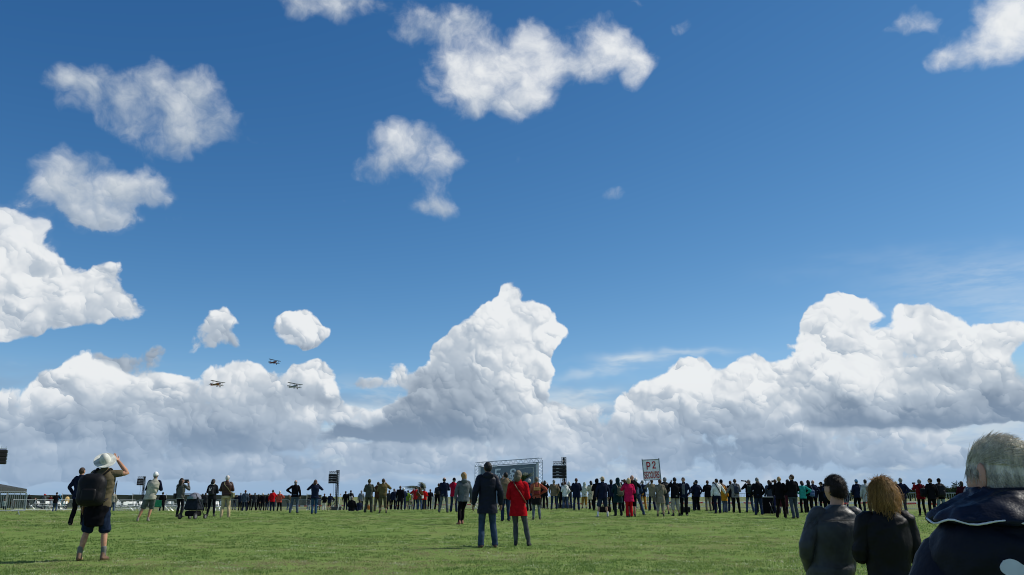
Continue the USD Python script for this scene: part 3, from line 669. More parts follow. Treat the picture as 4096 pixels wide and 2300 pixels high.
def shoulder_bag(info, col, label, side=1, z=.95, w=.26, h=.22, d=.10, cross=True, strap=None, y=-.02, group='bags carried in the crowd', name='shoulder_bag', category='bag'):
    t = carried(name, label, category, info, group); at, s = info['at'], info['s']; m = mat('leather', col, .6)
    c = at(side * (info['width'] + d * .4), y, z)
    b = rbox(d, w, h, .03)
    part(t, 'bag', scaled(move(b, rotm(side * -6), c), s), m, 60)
    part(t, 'flap', scaled(move(rbox(d * 1.08, w * 1.02, h * .45, .03, (side * .004, 0, h * .27)), rotm(side * -6), c), s), m, 60)
    k = -side if cross else side
    S = info['sho'][0 if k < 0 else 1]; tp = S * .6 + at(0, 0, 1.45) * .4
    D = info['depth']
    back = [c + (0, -w * .35, h * .45), at(side * .15, -D * .85, 1.08), at(side * .05 if cross else side * .14, -D - .012, 1.22), at(k * .08, -D - .012, 1.36), tp + (0, -.05, .065), tp + (0, .03, .07)]
    front = [tp + (0, .10, .02), at(k * .07, D + .01, 1.3), at(side * .08, D + .012, 1.12), c + (0, w * .35, h * .45)]
    pts = back + front
    part(t, 'strap', scaled(limb(pts, [.011] * len(pts), 6, 3, (0, 0, 1), 1.7), s), mat('leather', strap if strap is not None else col, .7), 60)
    return t

def camera_in_hands(info, label, lens=.10, name='photo_camera', group='cameras raised in the crowd', up=0.0):
    t = carried(name, label, 'camera', info, group); s = info['s']; m = mat('plastic', (.012, .012, .013))
    c = info['hc'] + info['HR'] @ np.array([0, .15, .015 + up])
    part(t, 'camera_body', scaled(move(rbox(.13, .06, .09, .012), info['HR'], c), s), m)
    part(t, 'lens', scaled(move(m3.Manifold.cylinder(lens, .034, .040, 16).rotate((-90, 0, 0)).translate((0, .03, 0)), info['HR'], c), s), m)
    return t

def binoculars(info, label, group='binoculars raised in the crowd'):
    t = carried('binoculars', label, 'binoculars', info, group); s = info['s']; m = mat('rubber', (.012, .012, .012))
    c = info['hc'] + info['HR'] @ np.array([0, .11, .012])
    for sx in (-1, 1): part(t, 'barrel', scaled(move(m3.Manifold.cylinder(.13, .019, .027, 14).rotate((-90, 0, 0)).translate((sx * .033, 0, 0)), info['HR'], c), s), m)
    part(t, 'bridge', scaled(move(box(.05, .05, .02, (0, .04, 0)), info['HR'], c), s), m)
    return t

def slab_in_hands(info, label, name, category, size=(.10, .012, .17), col=(.01, .01, .012), off=(0, .06, .05), group=None):
    t = carried(name, label, category, info, group); s = info['s']
    c = (info['wri'][0] + info['wri'][1]) / 2 if info.get('two', True) else info['wri'][1]
    c = c + np.array(off)
    part(t, 'case', scaled(move(rbox(*size, min(size) * .45), rotm(0, 12), c), s), mat('plastic', col))
    part(t, 'screen', scaled(move(box(size[0] * .9, .002, size[2] * .9, (0, -size[1] * .5 - .002, 0)), rotm(0, 12), c), s), mat('plastic', (.03, .03, .035), .15))
    return t


# ------------------------------------------------------------------ where things stand
# readings of the photograph are kept per enlarged crop: (left, top, photograph pixels per crop pixel)
CROP = {'A': (500, 1850, .23292), 'B': (1000, 1850, .1941), 'C': (1350, 1850, .1941), 'D': (1780, 1800, .29744), 'E': (2100, 1780, .21436), 'F': (2400, 1820, .18674), 'G': (2700, 1870, .15528),
        'H': (3000, 1870, .15905), 'I': (3300, 1870, .23292), 'J': (0, 1700, .41494), 'K': (0, 1900, .14521), 'M': (700, 1930, .15528), 'N': (420, 1930, .11646), 'R': (3100, 1700, .415), 'X': (0, 0, 1.0)}
def full(c, x, y):
    o = CROP[c]; return o[0] + o[2] * x, o[1] + o[2] * y
def ray(x, y):
    """azimuth tangent and elevation tangent of a photograph pixel"""
    X, U = (x - 2048) / F, (1150 - y) / F
    d = np.array([X, math.cos(PITCH) - U * math.sin(PITCH), math.sin(PITCH) + U * math.cos(PITCH)])
    h = math.hypot(d[0], d[1]); return math.atan2(d[0], d[1]), d[2] / h
def spot(x, yh, yf, H):
    """(x, y) on the ground and foot height of something H tall between two pixel rows"""
    az, _ = ray(x, (yh + yf) / 2); th, tf = ray(x, yh)[1], ray(x, yf)[1]
    D = H / (th - tf); return D * math.sin(az), D * math.cos(az), D * tf
def point(x, y, D):
    """the point D metres away (along the ground) behind a pixel"""
    az, t = ray(x, y); return np.array([D * math.sin(az), D * math.cos(az), D * t])

BLACK, NAVY, DGREY, GREY, LGREY = (.007, .007, .009), (.010, .014, .032), (.024, .026, .030), (.10, .105, .11), (.28, .28, .28)
JEAN, DJEAN, BEIGE, TAN, OLIVE, KHAKI = (.040, .066, .125), (.016, .026, .055), (.36, .29, .19), (.15, .115, .075), (.062, .060, .036), (.105, .082, .036)
RED, CORAL, PINK, WHITE, MUSTARD, TEAL, LIME, WINE, BROWN, LEATHER = (.40, .008, .012), (.46, .09, .06), (.46, .012, .07), (.62, .63, .61), (.48, .20, .015), (.03, .28, .24), (.17, .27, .03), (.085, .010, .012), (.050, .026, .015), (.040, .011, .008)

PEOPLE = []
def P(c, X, yh, yf, H, label, **k):
    x, a = full(c, X, yh); _, b = full(c, X, yf)
    PEOPLE.append((x, a, b, H, label, k))
J, T = (lambda c, m='cloth': ('jacket', c, m)), (lambda c: ('trousers', c))
def J_(kind, c, m='cloth'): return (kind, c, m)

# --- left part of the field
P('J', 945, 275, 1300, 1.80, 'man in wide sun hat shading his eyes, khaki shirt and navy shorts', key='hatman')
P('J', 765, 410, 968, 1.78, 'man in dark navy jacket with hands in pockets behind the sun hat man', top=J(NAVY), bot=T(BLACK), hair=('short', 'brown'), arms='pocket', yaw=-25, stance=((-.17, -.02), (.15, .08)), bulk=1.08, fine=1, head=(-12, 8))
P('K', 1530, 470, 1025, 1.72, 'person in dark jacket and blue jeans leaning over the far barrier', top=J(BLACK), bot=('jeans', JEAN), arms='rail', lean=(0, .16), yaw=-8, head=(0, 0))
P('K', 770, 385, 800, 1.7, 'person in dark cloak with white hood beside the marquee post', top=J_('coat', BLACK), bot=T(BLACK), arms='front', lean=(.12, .1), hair=('short', 'dark'), bulk=1.2, collar=.02)
P('K', 1225, 430, 850, 1.72, 'distant person in pale top holding up something red over the chairs', top=J(GREY), bot=T(BLACK), hat=('brim', RED), hair=('short', 'dark'), arms=('down', 'shade'))
P('K', 1390, 480, 860, 1.7, 'distant person in a dark red jacket among the silver chairs', top=J(WINE), bot=T(WINE), arms='down', hair=('short', 'dark'))
P('K', 1650, 385, 790, 1.75, 'distant person in light blue jacket with dark hood on the skyline', top=J((.03, .22, .38)), bot=T(DGREY), hood='up', arms='front', yaw=-60)
P('K', 1860, 375, 780, 1.75, 'distant person in cream and yellow jacket left of the navy man', top=J((.5, .36, .16)), bot=T(BLACK), hair=('short', 'dark'), arms='front', yaw=40)
P('K', 955, 610, 930, 1.70, 'person in black reclining with legs stretched out on a folding chair', top=J(BLACK), bot=T(NAVY), pose='recline', arms='lap', yaw=-70, hair=('short', 'brown'), ht=1.22)
P('K', 1775, 590, 890, 1.65, 'seated person in turquoise jacket behind the far barrier', top=J((.02, .24, .30)), bot=T(BLACK), pose='sit', arms='lap', yaw=-10, hair=('short', 'dark'), ht=1.32)
P('K', 125, 525, 830, 1.68, 'reddish haired head seated behind the near barrier, leftmost', top=J((.2, .26, .24)), bot=T(DGREY), pose='sit', arms='lap', hair=('bob', 'auburn'), ht=1.32, head=(0, 0))
P('K', 360, 522, 830, 1.7, 'brown haired head seated behind the near barrier, second from left', top=J(BROWN), bot=T(DGREY), pose='sit', arms='lap', hair=('curly', 'brown'), ht=1.34, head=(0, 0))
P('N', 252, 300, 1090, 1.74, 'person in grey sweater and jeans half hidden by the sun hat man', top=J_('sweater', (.24, .23, .19)), bot=('jeans', JEAN), hair=('short', 'grey'), arms='down')
P('N', 460, 415, 740, 1.62, 'white haired person in black jacket sitting among the silver chairs', top=J(NAVY), bot=T(BLACK), pose='sit', arms='lap', yaw=20, hair=('bob', 'white'), ht=1.30)
P('N', 645, 465, 740, 1.62, 'dark haired person sitting among the brightest silver chairs', top=J((.2, .2, .22)), bot=T(BLACK), pose='sit', arms='lap', hair=('short', 'black'), ht=1.30)
P('A', 440, 145, 1010, 1.78, 'man in beige vest, white cap and camouflage shorts', key='vestman')
P('A', 637, 512, 872, 1.70, 'person all in black standing right of the beige vest man', top=J_('coat', BLACK), bot=T(BLACK), arms='front', bulk=1.15, hair=('short', 'black'), lean=(0, .03))
P('A', 950, 275, 945, 1.68, 'long haired woman in grey sweater photographing with a tablet', key='tabletwoman')
P('A', 1495, 295, 938, 1.66, 'dark haired woman in black jacket next to the brown leather jacket', key='blackwoman')
P('A', 1740, 205, 928, 1.78, 'white haired man in brown leather jacket and cream trousers', key='leatherman')
P('M', 700, 300, 730, 1.72, 'person in dark clothes with mustard bag right of the pushchair', top=J(BLACK), bot=T(BLACK), hair=('curly', 'dark'), arms='front', yaw=15)
P('M', 775, 310, 790, 1.74, 'dark figure half hidden by the dark haired woman', top=J(DGREY), bot=T(BLACK), hair=('short', 'black'), arms='fold')
P('M', 1530, 305, 700, 1.72, 'person in black leaning on the barrier right of the leather jacket', top=J(BLACK), bot=('jeans', DJEAN), arms='rail', lean=(.1, .24), yaw=-30, head=(0, 0))
P('M', 1685, 240, 700, 1.74, 'person in navy behind the slate jacket man', top=J(NAVY), bot=T(BLACK), hair=('short', 'grey'), arms='front', yaw=8)
P('M', 1800, 215, 785, 1.77, 'man in slate grey jacket with dark trousers and grey hair', top=J((.045, .06, .085)), bot=T(NAVY), hair=('short', 'auburn'), arms='down', yaw=-5)
P('M', 1912, 258, 700, 1.75, 'dark figure with both elbows raised beside the slate jacket man', top=J(BLACK), bot=T(BLACK), hair=('short', 'dark'), arms='eyewide')
P('M', 2040, 260, 715, 1.74, 'man in charcoal jacket leaning forward with feet apart', top=J(DGREY), bot=T(BLACK), hair=('short', 'dark'), arms='front', lean=(0, .12), stance=((-.2, -.05), (.2, 0)))
P('M', 2150, 300, 715, 1.64, 'woman in black with pale patterned collar', top=J(BLACK), bot=T(BLACK), hair=('bob', 'dark'), arms='front', collar=.02)
P('M', 2265, 262, 720, 1.70, 'white haired person in black leaning left', top=J(BLACK), bot=T(BLACK), hair=('short', 'white'), arms='front', lean=(-.06, .1), bulk=1.1)
P('M', 2375, 290, 725, 1.68, 'person in black leaning behind the red jacket', top=J(BLACK), bot=('jeans', DJEAN), hair=('short', 'brown'), arms='front', lean=(.05, .1))
P('B', 462, 568, 1022, 1.74, 'person in bright red jacket filming, beside the coral jacket', top=J(RED), bot=T(NAVY), hair=('short', 'dark'), arms=('down', 'eye'), bulk=1.1)
P('B', 605, 592, 1020, 1.68, 'white haired person in coral jacket and black trousers', top=J_('jacket', CORAL), bot=T(BLACK), hair=('short', 'white'), arms=('down', 'hip'), yaw=-20, stance=((-.14, 0), (.16, .1)))
P('B', 795, 680, 1005, 1.72, 'person in blue jeans half hidden by the black sweater man', top=J(OLIVE), bot=('jeans', JEAN), hair=('short', 'brown'), arms='front')
P('B', 925, 392, 1075, 1.76, 'grey haired man in black sweater with a hand on his left hip', top=J_('sweater', BLACK), bot=('jeans', (.06, .085, .12)), hair=('fringe', 'grey'), arms=('hip', 'down'), yaw=-12, stance=((-.20, -.05), (.16, .02)), bulk=1.08, fine=1, head=(-10, 8))
P('B', 1335, 362, 1070, 1.72, 'woman in navy jacket and jeans raising both hands to her face', top=J(NAVY), bot=('jeans', (.025, .06, .12)), hair=('bob', 'auburn'), arms='eyewide', fine=1, stance=((-.10, 0), (.08, .02)))
P('B', 1205, 690, 1000, 1.70, 'stooping figure in black left of the woman with raised hands', top=J(BLACK), bot=('jeans', JEAN), hair=('short', 'black'), arms='rail', lean=(.1, .22))
P('B', 1410, 690, 985, 1.70, 'small dark figure right of the woman with raised hands', top=J(NAVY), bot=T(BLACK), hair=('short', 'black'), arms='front', lean=(.08, .1))
P('B', 1530, 640, 990, 1.66, 'person in black jacket and white trousers left of the speaker mast', top=J(BLACK), bot=T((.5, .48, .44)), hair=('short', 'auburn'), arms='front', stance=((-.12, -.1), (.1, .12)))
P('B', 1640, 630, 980, 1.72, 'man in navy jacket and shorts at the speaker mast barrier', top=J(NAVY), bot=('shorts', OLIVE), hair=('short', 'brown'), arms='rail', lean=(.04, .1), yaw=-10)
P('B', 1968, 587, 980, 1.72, 'person in black right of the speaker mast', top=J(BLACK), bot=T(NAVY), hair=('short', 'dark'), arms='front')
P('B', 2072, 570, 980, 1.72, 'person in black with white collar and cream bag near the seated pair', top=J_('sweater', BLACK), bot=T((.34, .36, .36)), hair=('short', 'black'), arms='fold', key='creambag')
P('B', 2290, 582, 985, 1.72, 'person in pale blue grey jacket behind the seated pair', top=J((.13, .15, .17)), bot=T(DGREY), hair=('short', 'grey'), arms='front')
P('B', 2095, 705, 1032, 1.72, 'person in black sitting on the grass, larger of the seated pair', top=J(BLACK), bot=T(NAVY), hair=('short', 'grey'), pose='ground', arms='lap', yaw=-25, ht=.95, bulk=1.12)
P('B', 2255, 785, 1028, 1.55, 'brown haired person in navy sitting on the grass by the olive man', top=J(NAVY), bot=('jeans', JEAN), hair=('bob', 'brown'), pose='ground', arms='lap', yaw=25, ht=.90)
P('C', 650, 345, 1035, 1.77, 'man in grey green flight suit and cap', top=J((.058, .064, .052)), bot=('wide', (.045, .052, .042)), hair=('short', 'brown'), hat=('cap', (.07, .07, .05)), arms=('front', 'fold'), bulk=1.12, fine=1, stance=((-.18, 0), (.15, .03)), yaw=-12, head=(-6, 10))
P('C', 935, 322, 1035, 1.77, 'man in khaki blouson and cropped cargo trousers', top=J_('blouson', KHAKI), bot=('capri', (.075, .066, .038)), hair=('short', 'brown'), arms=('front', 'eyewide'), bulk=1.15, fine=1, stance=((-.14, 0), (.20, .02)), collar=.02)
P('C', 830, 420, 1030, 1.72, 'person in brown jacket and khaki trousers between the two military dressed men', top=J(BROWN), bot=('wide', (.075, .066, .042)), hair=('short', 'brown'), arms='eye')
P('C', 645, 885, 1028, 1.25, 'small child in orange with silver ball sitting behind the flight suit man', top=J((.4, .13, .03)), bot=T(LGREY), hair=('short', 'blond'), pose='ground', arms='lap', ht=.68)
P('C', 1062, 558, 960, 1.72, 'person in charcoal right behind the khaki blouson', top=J(DGREY), bot=T(BLACK), hair=('short', 'auburn'), arms='hip')
P('C', 1150, 537, 972, 1.73, 'person in navy jacket with left arm bent, dark trousers', top=J(NAVY), bot=T(BLACK), hair=('short', 'dark'), arms=('down', 'eye'), lean=(.05, 0), bulk=1.08)
P('C', 1232, 548, 965, 1.68, 'person in pale grey top partly behind the long black coat', top=J((.26, .28, .3)), bot=('jeans', DJEAN), hair=('short', 'grey'), arms='down')
P('C', 1288, 502, 1002, 1.75, 'person in long black coat with dark red hair', top=J_('coat', BLACK), bot=T(BLACK), hair=('short', 'auburn'), arms='down')
P('C', 1362, 512, 962, 1.73, 'person in white cap and navy jacket beside the lime jacket', top=J(DJEAN), bot=('jeans', DJEAN), hair=('short', 'grey'), hat=('cap', WHITE), arms='front')
P('C', 1432, 572, 970, 1.68, 'person in lime green jacket and dark trousers', top=J(LIME), bot=('slim', DGREY), hair=('short', 'dark'), arms='front', lean=(.05, .08), yaw=-20)
P('C', 1512, 600, 962, 1.66, 'person in beige jacket stooping between lime and red', top=J((.24, .2, .15)), bot=('slim', DJEAN), hair=('bob', 'brown'), arms='rail', lean=(.08, .14), yaw=-20)
P('C', 1612, 490, 966, 1.74, 'person in red jacket under the palm fronds, left of the brown jacket', top=J((.36, .016, .02)), bot=('jeans', DJEAN), hair=('short', 'brown'), arms=('eyewide', 'eye'), bulk=1.1, twist=8)
P('C', 1692, 488, 965, 1.72, 'long haired woman in brown jacket with a white bag', top=J((.12, .05, .02)), bot=('jeans', JEAN), hair=('long', 'brown'), arms='front', key='whitebag')
P('C', 1790, 515, 955, 1.70, 'person in vivid scarlet jacket right of the brown jacket', top=J((.5, .012, .012)), bot=('jeans', DJEAN), hair=('short', 'grey'), arms=('eye', 'front'))
P('C', 1898, 532, 950, 1.70, 'person in black right of the scarlet jacket', top=J(BLACK), bot=T(BLACK), hair=('short', 'auburn'), arms='front', lean=(.04, .04))
P('C', 1985, 620, 950, 1.50, 'small person in cream clothes beside the black backpack', top=J((.4, .37, .32)), bot=T((.4, .4, .4)), hair=('short', 'blond'), arms='front', lean=(.06, .1))
P('C', 2062, 440, 985, 1.74, 'person in black with black backpack left of the navy jacket man', top=J(BLACK), bot=T(BLACK), hair=('short', 'auburn'), arms='front', key='blackpack', lean=(.06, .05))
P('C', 2195, 300, 1030, 1.80, 'balding man in navy jacket and grey jeans, legs wide apart', top=J(NAVY), bot=('jeans', (.075, .085, .095)), hair=('fringe', 'dark'), arms='front', fine=1, stance=((-.22, -.05), (.18, .05)), yaw=-8)
P('C', 2400, 288, 995, 1.78, 'person in crimson jacket and dark cap', top=J((.33, .008, .03)), bot=('jeans', DJEAN), hair=('short', 'grey'), hat=('cap', BLACK), arms=('eye', 'front'), yaw=-5)
# --- the middle
P('D', 248, 288, 1000, 1.72, 'person in grey hoodie and black leggings walking left', key='hoodie')
P('D', 570, 150, 1305, 1.84, 'tall dark haired man in navy jacket and blue jeans, centre of the field', key='centreman')
P('D', 815, 288, 945, 1.78, 'man in tan jacket and jeans behind the red coat', top=J(TAN), bot=('jeans', DJEAN), hair=('short', 'black'), arms='front', fine=1, bulk=1.08)
P('D', 985, 298, 1318, 1.68, 'grey blond woman in long red coat and grey jeans', key='redwoman')
P('D', 1228, 368, 945, 1.66, 'woman in coral sweater with dark coat tied round her waist', key='coralwoman')
P('D', 1130, 365, 800, 1.74, 'white haired person in navy with pale hood behind the coral sweater', top=J(NAVY), bot=T(BLACK), hair=('short', 'white'), arms='front', collar=.02)
P('E', 370, 660, 1190, 1.75, 'slim person in black raising binoculars left of the tan jacket', top=J(BLACK), bot=('slim', BLACK), hair=('bob', 'dark'), arms=('eyewide', 'eye'), yaw=-20)
P('E', 322, 680, 1185, 1.70, 'dark figure just right of the coral sweater sleeve', top=J(BLACK), bot=T(DGREY), hair=('short', 'auburn'), arms='front')
P('E', 540, 648, 1205, 1.75, 'grey haired man in tan jacket and blue jeans under the speakers', top=J(TAN), bot=('jeans', DJEAN), hair=('short', 'grey'), arms='pocket', bulk=1.1)
P('E', 628, 720, 1190, 1.70, 'person in dark green behind the white hooded jacket', top=J((.02, .03, .022)), bot=T((.012, .02, .016)), hair=('bob', 'brown'), arms='front')
P('E', 748, 690, 1200, 1.68, 'person in white jacket and jeans beneath the speaker mast', top=J(WHITE), bot=('jeans', (.03, .05, .10)), hair=('short', 'auburn'), arms='front', hood='down')
P('E', 700, 700, 1190, 1.70, 'dark haired person half hidden by the white jacket', top=J(BLACK), bot=T(BLACK), hair=('curly', 'black'), arms='front')
P('E', 822, 685, 1190, 1.72, 'white haired person in charcoal jacket right of the white jacket', top=J(DGREY), bot=('jeans', DJEAN), hair=('curly', 'white'), arms='front')
P('E', 960, 612, 1215, 1.80, 'big man in navy coat and jeans standing alone right of the speakers', top=J_('parka', NAVY), bot=('jeans', DJEAN), hair=('short', 'auburn'), arms='front', bulk=1.1)
P('E', 1110, 690, 1185, 1.66, 'person in pale jacket with pointed hood up', top=J((.4, .42, .38)), bot=('capri', (.25, .13, .03)), hood='up', arms='front')
P('E', 1232, 655, 1190, 1.70, 'dark haired woman in cream trench coat', top=J_('coat', (.42, .38, .28)), bot=T(BLACK), hair=('bob', 'black'), arms='fold', bulk=.98)
P('E', 1340, 628, 1225, 1.76, 'tall dark hooded figure left of the beige cap man', top=J_('coat', BLACK), bot=T(BLACK), hood='up', arms='front')
P('E', 1450, 610, 1362, 1.76, 'man in beige cap, navy jacket, dark shorts and white socks', top=J(NAVY), bot=('shorts', (.02, .03, .055)), hair=('short', 'brown'), hat=('cap', (.4, .31, .2)), socks=(.7, .7, .7), shoes=(.35, .35, .35), arms='front', bulk=1.15, fine=1, stance=((-.24, 0), (.22, .02)), head=(25, 10), legk=1.05)
P('E', 1612, 645, 1230, 1.72, 'dark navy figure right of the beige cap man', top=J(NAVY), bot=T(BLACK), hair=('curly', 'black'), arms='front', bulk=1.12, yaw=10)
P('E', 1735, 652, 1360, 1.72, 'person in dark teal hooded raincoat carrying a khaki backpack', top=J_('coat', (.010, .030, .036)), bot=T((.012, .016, .022)), hood='up', arms='front', fine=1, key='khakipack', stance=((-.14, 0), (.16, .05)))
P('F', 452, 578, 1150, 1.68, 'person in beige behind the teal raincoat', top=J(TAN), bot=T(DGREY), hair=('short', 'dark'), arms='front')
P('F', 530, 468, 1160, 1.74, 'person in black photographing left of the pink jacket', top=J(BLACK), bot=T(BLACK), hair=('short', 'auburn'), arms='eyewide', key='cam1', bulk=1.1)
P('F', 622, 518, 1350, 1.68, 'blond curly woman in magenta jacket and red trousers', top=J_('parka', PINK), bot=T((.42, .008, .016)), hair=('curly', (.40, .30, .14)), arms='front', fine=1, bulk=1.08, stance=((-.10, 0), (.10, .02)))
P('F', 692, 425, 1325, 1.83, 'bald man in black jacket and shorts behind the magenta jacket', top=J(BLACK), bot=('shorts', BLACK), hair=('none', 'dark'), arms='eyewide', bulk=1.12)
P('F', 775, 460, 1280, 1.78, 'white haired man in blue jeans striding with a blue backpack', top=J((.03, .05, .09)), bot=('jeans', (.03, .05, .10)), hair=('short', 'white'), arms='front', stance=((-.08, -.05), (.30, .12)), key='bluepack', yaw=-15)
P('F', 915, 508, 1145, 1.74, 'man in navy jacket and orange trousers', top=J(NAVY), bot=T((.42, .17, .03)), hair=('short', 'grey'), arms=('eyewide', 'front'), stance=((-.14, 0), (.18, .1)))
P('F', 1112, 487, 1155, 1.77, 'man in stone jacket raising one elbow under the red lettered sign', top=J((.17, .15, .105)), bot=T(NAVY), hair=('short', 'brown'), arms=('eyewide', 'front'), stance=((-.16, 0), (.16, .02)))
P('F', 1290, 510, 1312, 1.66, 'woman in beige tunic and cropped trousers with shoulder bag', top=J_('coat', (.19, .165, .125)), bot=('capri', (.2, .19, .17)), hair=('short', 'auburn'), arms=('down', 'front'), fine=1, key='beigewoman', legk=.95)
P('F', 1392, 458, 1250, 1.80, 'man in dark jacket and blue shorts with black backpack', top=J(DGREY), bot=('shorts', (.05, .085, .12)), hair=('short', 'grey'), arms='front', key='blackpack2')
P('F', 1610, 485, 1312, 1.76, 'man in black jacket and pale bermuda shorts', top=J(BLACK), bot=('capri', (.3, .28, .24)), hair=('short', 'black'), arms='front', fine=1, bulk=1.08, stance=((-.12, 0), (.17, .03)), skin=(.32, .18, .12))
P('F', 1800, 476, 1305, 1.77, 'man facing us in open navy jacket over grey T-shirt', top=J(NAVY), bot=T(BLACK), hair=('short', 'dark'), arms='pocket', yaw=172, head=(0, -14), shirt=(.11, .115, .12), fine=1, stance=((-.1, 0), (.14, .05)), key='facing')
P('G', 515, 400, 1135, 1.66, 'person in dark coat with pink hood wearing a blue backpack', top=J_('parka', BLACK), bot=T(NAVY), hair=('short', 'black'), arms='front', key='pinkhood', hood='down')
P('G', 562, 340, 1130, 1.75, 'person in dark cap behind the pink hood', top=J(NAVY), bot=T(BLACK), hair=('short', 'dark'), hat=('cap', DGREY), arms='pocket', bulk=1.15)
P('G', 848, 348, 1142, 1.74, 'man in black jacket and khaki trousers', top=J(BLACK), bot=T((.16, .14, .10)), hair=('short', 'auburn'), arms='front', bulk=1.08)
P('G', 1085, 293, 1192, 1.76, 'person in white jacket with black diagonal strap holding a child', top=J_('blouson', WHITE), bot=('jeans', NAVY), hair=('short', 'dark'), arms=('down', 'out'), key='whitestrap')
P('G', 1205, 305, 1150, 1.74, 'person with dark knit hat and striped brown jacket behind the yellow child', top=J((.2, .13, .09)), bot=('jeans', JEAN), hair=('short', 'grey'), hat=('beanie', BLACK), arms='front')
P('G', 1275, 518, 1185, 1.36, 'child in mustard yellow hooded raincoat and jeans', top=J_('jacket', MUSTARD), bot=('jeans', (.07, .09, .13)), hood='up', arms='front', yaw=-10)
P('G', 1010, 405, 1150, 1.68, 'dark figure left behind the white jacket with strap', top=J(NAVY), bot=T(BLACK), hair=('short', 'dark'), arms='front')
P('G', 1440, 350, 1135, 1.72, 'person in black left of the grey jacket with sling bag', top=J(BLACK), bot=('jeans', DJEAN), hair=('short', 'auburn'), arms='front')
P('G', 1560, 292, 1168, 1.77, 'man in grey jacket with a navy sling bag', top=J((.2, .19, .18)), bot=T(BLACK), hair=('short', 'brown'), arms=('out', 'front'), stance=((-.14, 0), (.16, .04)), key='slingbag', yaw=-10)
P('G', 1915, 305, 1142, 1.75, 'photographer with long lens and dark green backpack', top=J(BLACK), bot=('jeans', JEAN), hair=('short', 'grey'), arms='eyewide', head=(70, 8), key='lensman', stance=((-.18, 0), (.18, 0)))
P('G', 2135, 265, 1235, 1.78, 'grey haired man in black jacket and jeans, fists in pockets', top=J(BLACK), bot=('jeans', DJEAN), hair=('short', 'grey'), arms='pocket', fine=1, bulk=1.1, yaw=8, head=(15, 8))
P('H', 225, 345, 1150, 1.68, 'dark head close behind the grey haired man in jeans', top=J(BLACK), bot=T(BLACK), hair=('short', 'dark'), arms='front')
P('H', 500, 335, 1150, 1.70, 'person in slate jacket standing beside the black trolley case', top=J((.035, .042, .06)), bot=T(BLACK), hair=('curly', 'brown'), arms='front')
P('H', 762, 250, 1297, 1.74, 'blond person in dark jacket and black trousers, feet apart', top=J(BLACK), bot=T((.012, .009, .008)), hair=('short', 'blond'), arms='front', fine=1, stance=((-.17, 0), (.16, 0)), yaw=-8)
P('H', 655, 300, 1160, 1.74, 'person with a camera behind the blond person', top=J(BLACK), bot=T(NAVY), hair=('short', 'auburn'), arms='eyewide', key='cam2')
P('H', 1075, 205, 1315, 1.82, 'tall man in black sweater and grey blue jeans looking left', top=J_('sweater', BLACK), bot=('jeans', (.045, .058, .075)), hair=('short', 'brown'), arms='front', fine=1, head=(55, 12), stance=((-.05, -.12), (.16, .06)), yaw=15, bulk=1.1)
P('H', 968, 315, 1190, 1.72, 'dark figure left of the tall man in black sweater', top=J(BLACK), bot=T(BLACK), hair=('bob', 'black'), arms='front')
P('H', 1325, 303, 1110, 1.68, 'dark haired woman in turquoise jacket', top=J(TEAL), bot=T(BLACK), hair=('bob', 'dark'), arms='hip', head=(35, 0))
P('H', 1480, 297, 1110, 1.72, 'person in black wearing a light blue backpack', top=J(BLACK), bot=T(BLACK), hair=('curly', 'black'), arms='front', key='skypack', yaw=20)
P('H', 1600, 297, 1110, 1.74, 'bald person in navy right of the light blue backpack', top=J(NAVY), bot=T(BLACK), hair=('none', 'dark'), arms='pocket')
P('H', 1815, 360, 1110, 1.66, 'person in dark peaked cap left of the grey leather jacket', top=J_('coat', BLACK), bot=T(BLACK), hair=('short', 'brown'), hat=('cap', BLACK), arms='front', head=(60, 0))
P('H', 1945, 228, 1130, 1.80, 'man seen in profile close behind the grey leather jacket', top=J(NAVY), bot=T(BLACK), hair=('short', 'brown'), arms='front', yaw=40, head=(50, 4))
P('I', 560, 212, 790, 1.78, 'person in navy jacket and light blue cap with handbag', top=J(NAVY), bot=T(BLACK), hair=('short', 'dark'), hat=('cap', (.10, .2, .32)), arms='pocket', bulk=1.12, key='handbag')
P('I', 368, 360, 780, 1.6, 'dark figure right behind the grey leather jacket', top=J(NAVY), bot=('jeans', DJEAN), hair=('bob', 'dark'), arms='front')
P('I', 712, 208, 800, 1.76, 'person in pale grey coat left behind the curly blond woman', top=J_('coat', (.35, .37, .36)), bot=T(DGREY), hair=('short', 'black'), arms='down')
P('I', 1325, 203, 855, 1.80, 'grey haired man in navy jacket with hands clasped behind his back', top=J(NAVY), bot=T((.055, .055, .062)), hair=('short', 'grey'), arms='back', fine=1, bulk=1.1)
P('I', 1238, 243, 800, 1.66, 'fair haired head beside the man with clasped hands', top=J(BLACK), bot=T(BLACK), hair=('curly', (.36, .30, .2)), arms='front')
P('I', 1650, 248, 875, 1.74, 'person in dark red jacket holding up a phone', top=J((.16, .008, .014)), bot=('slim', BLACK), hair=('short', 'grey'), arms=('phone', 'front'), fine=1, key='phoneman', yaw=12, head=(30, 8))
P('I', 1835, 193, 850, 1.78, 'man in black looking left, beside the large black backpack', top=J(BLACK), bot=T(BLACK), hair=('short', 'brown'), arms='front', head=(45, 4))
P('I', 1985, 200, 850, 1.78, 'person in light jeans with large black backpack', top=J(BLACK), bot=('jeans', (.16, .22, .26)), hair=('short', 'dark'), hat=('cap', BLACK), arms='front', key='bigpack', yaw=10)
P('I', 2375, 280, 850, 1.68, 'person in dark maroon next to the white haired man collar', top=J((.035, .006, .010)), bot=T(BLACK), hair=('curly', 'dark'), arms='front')


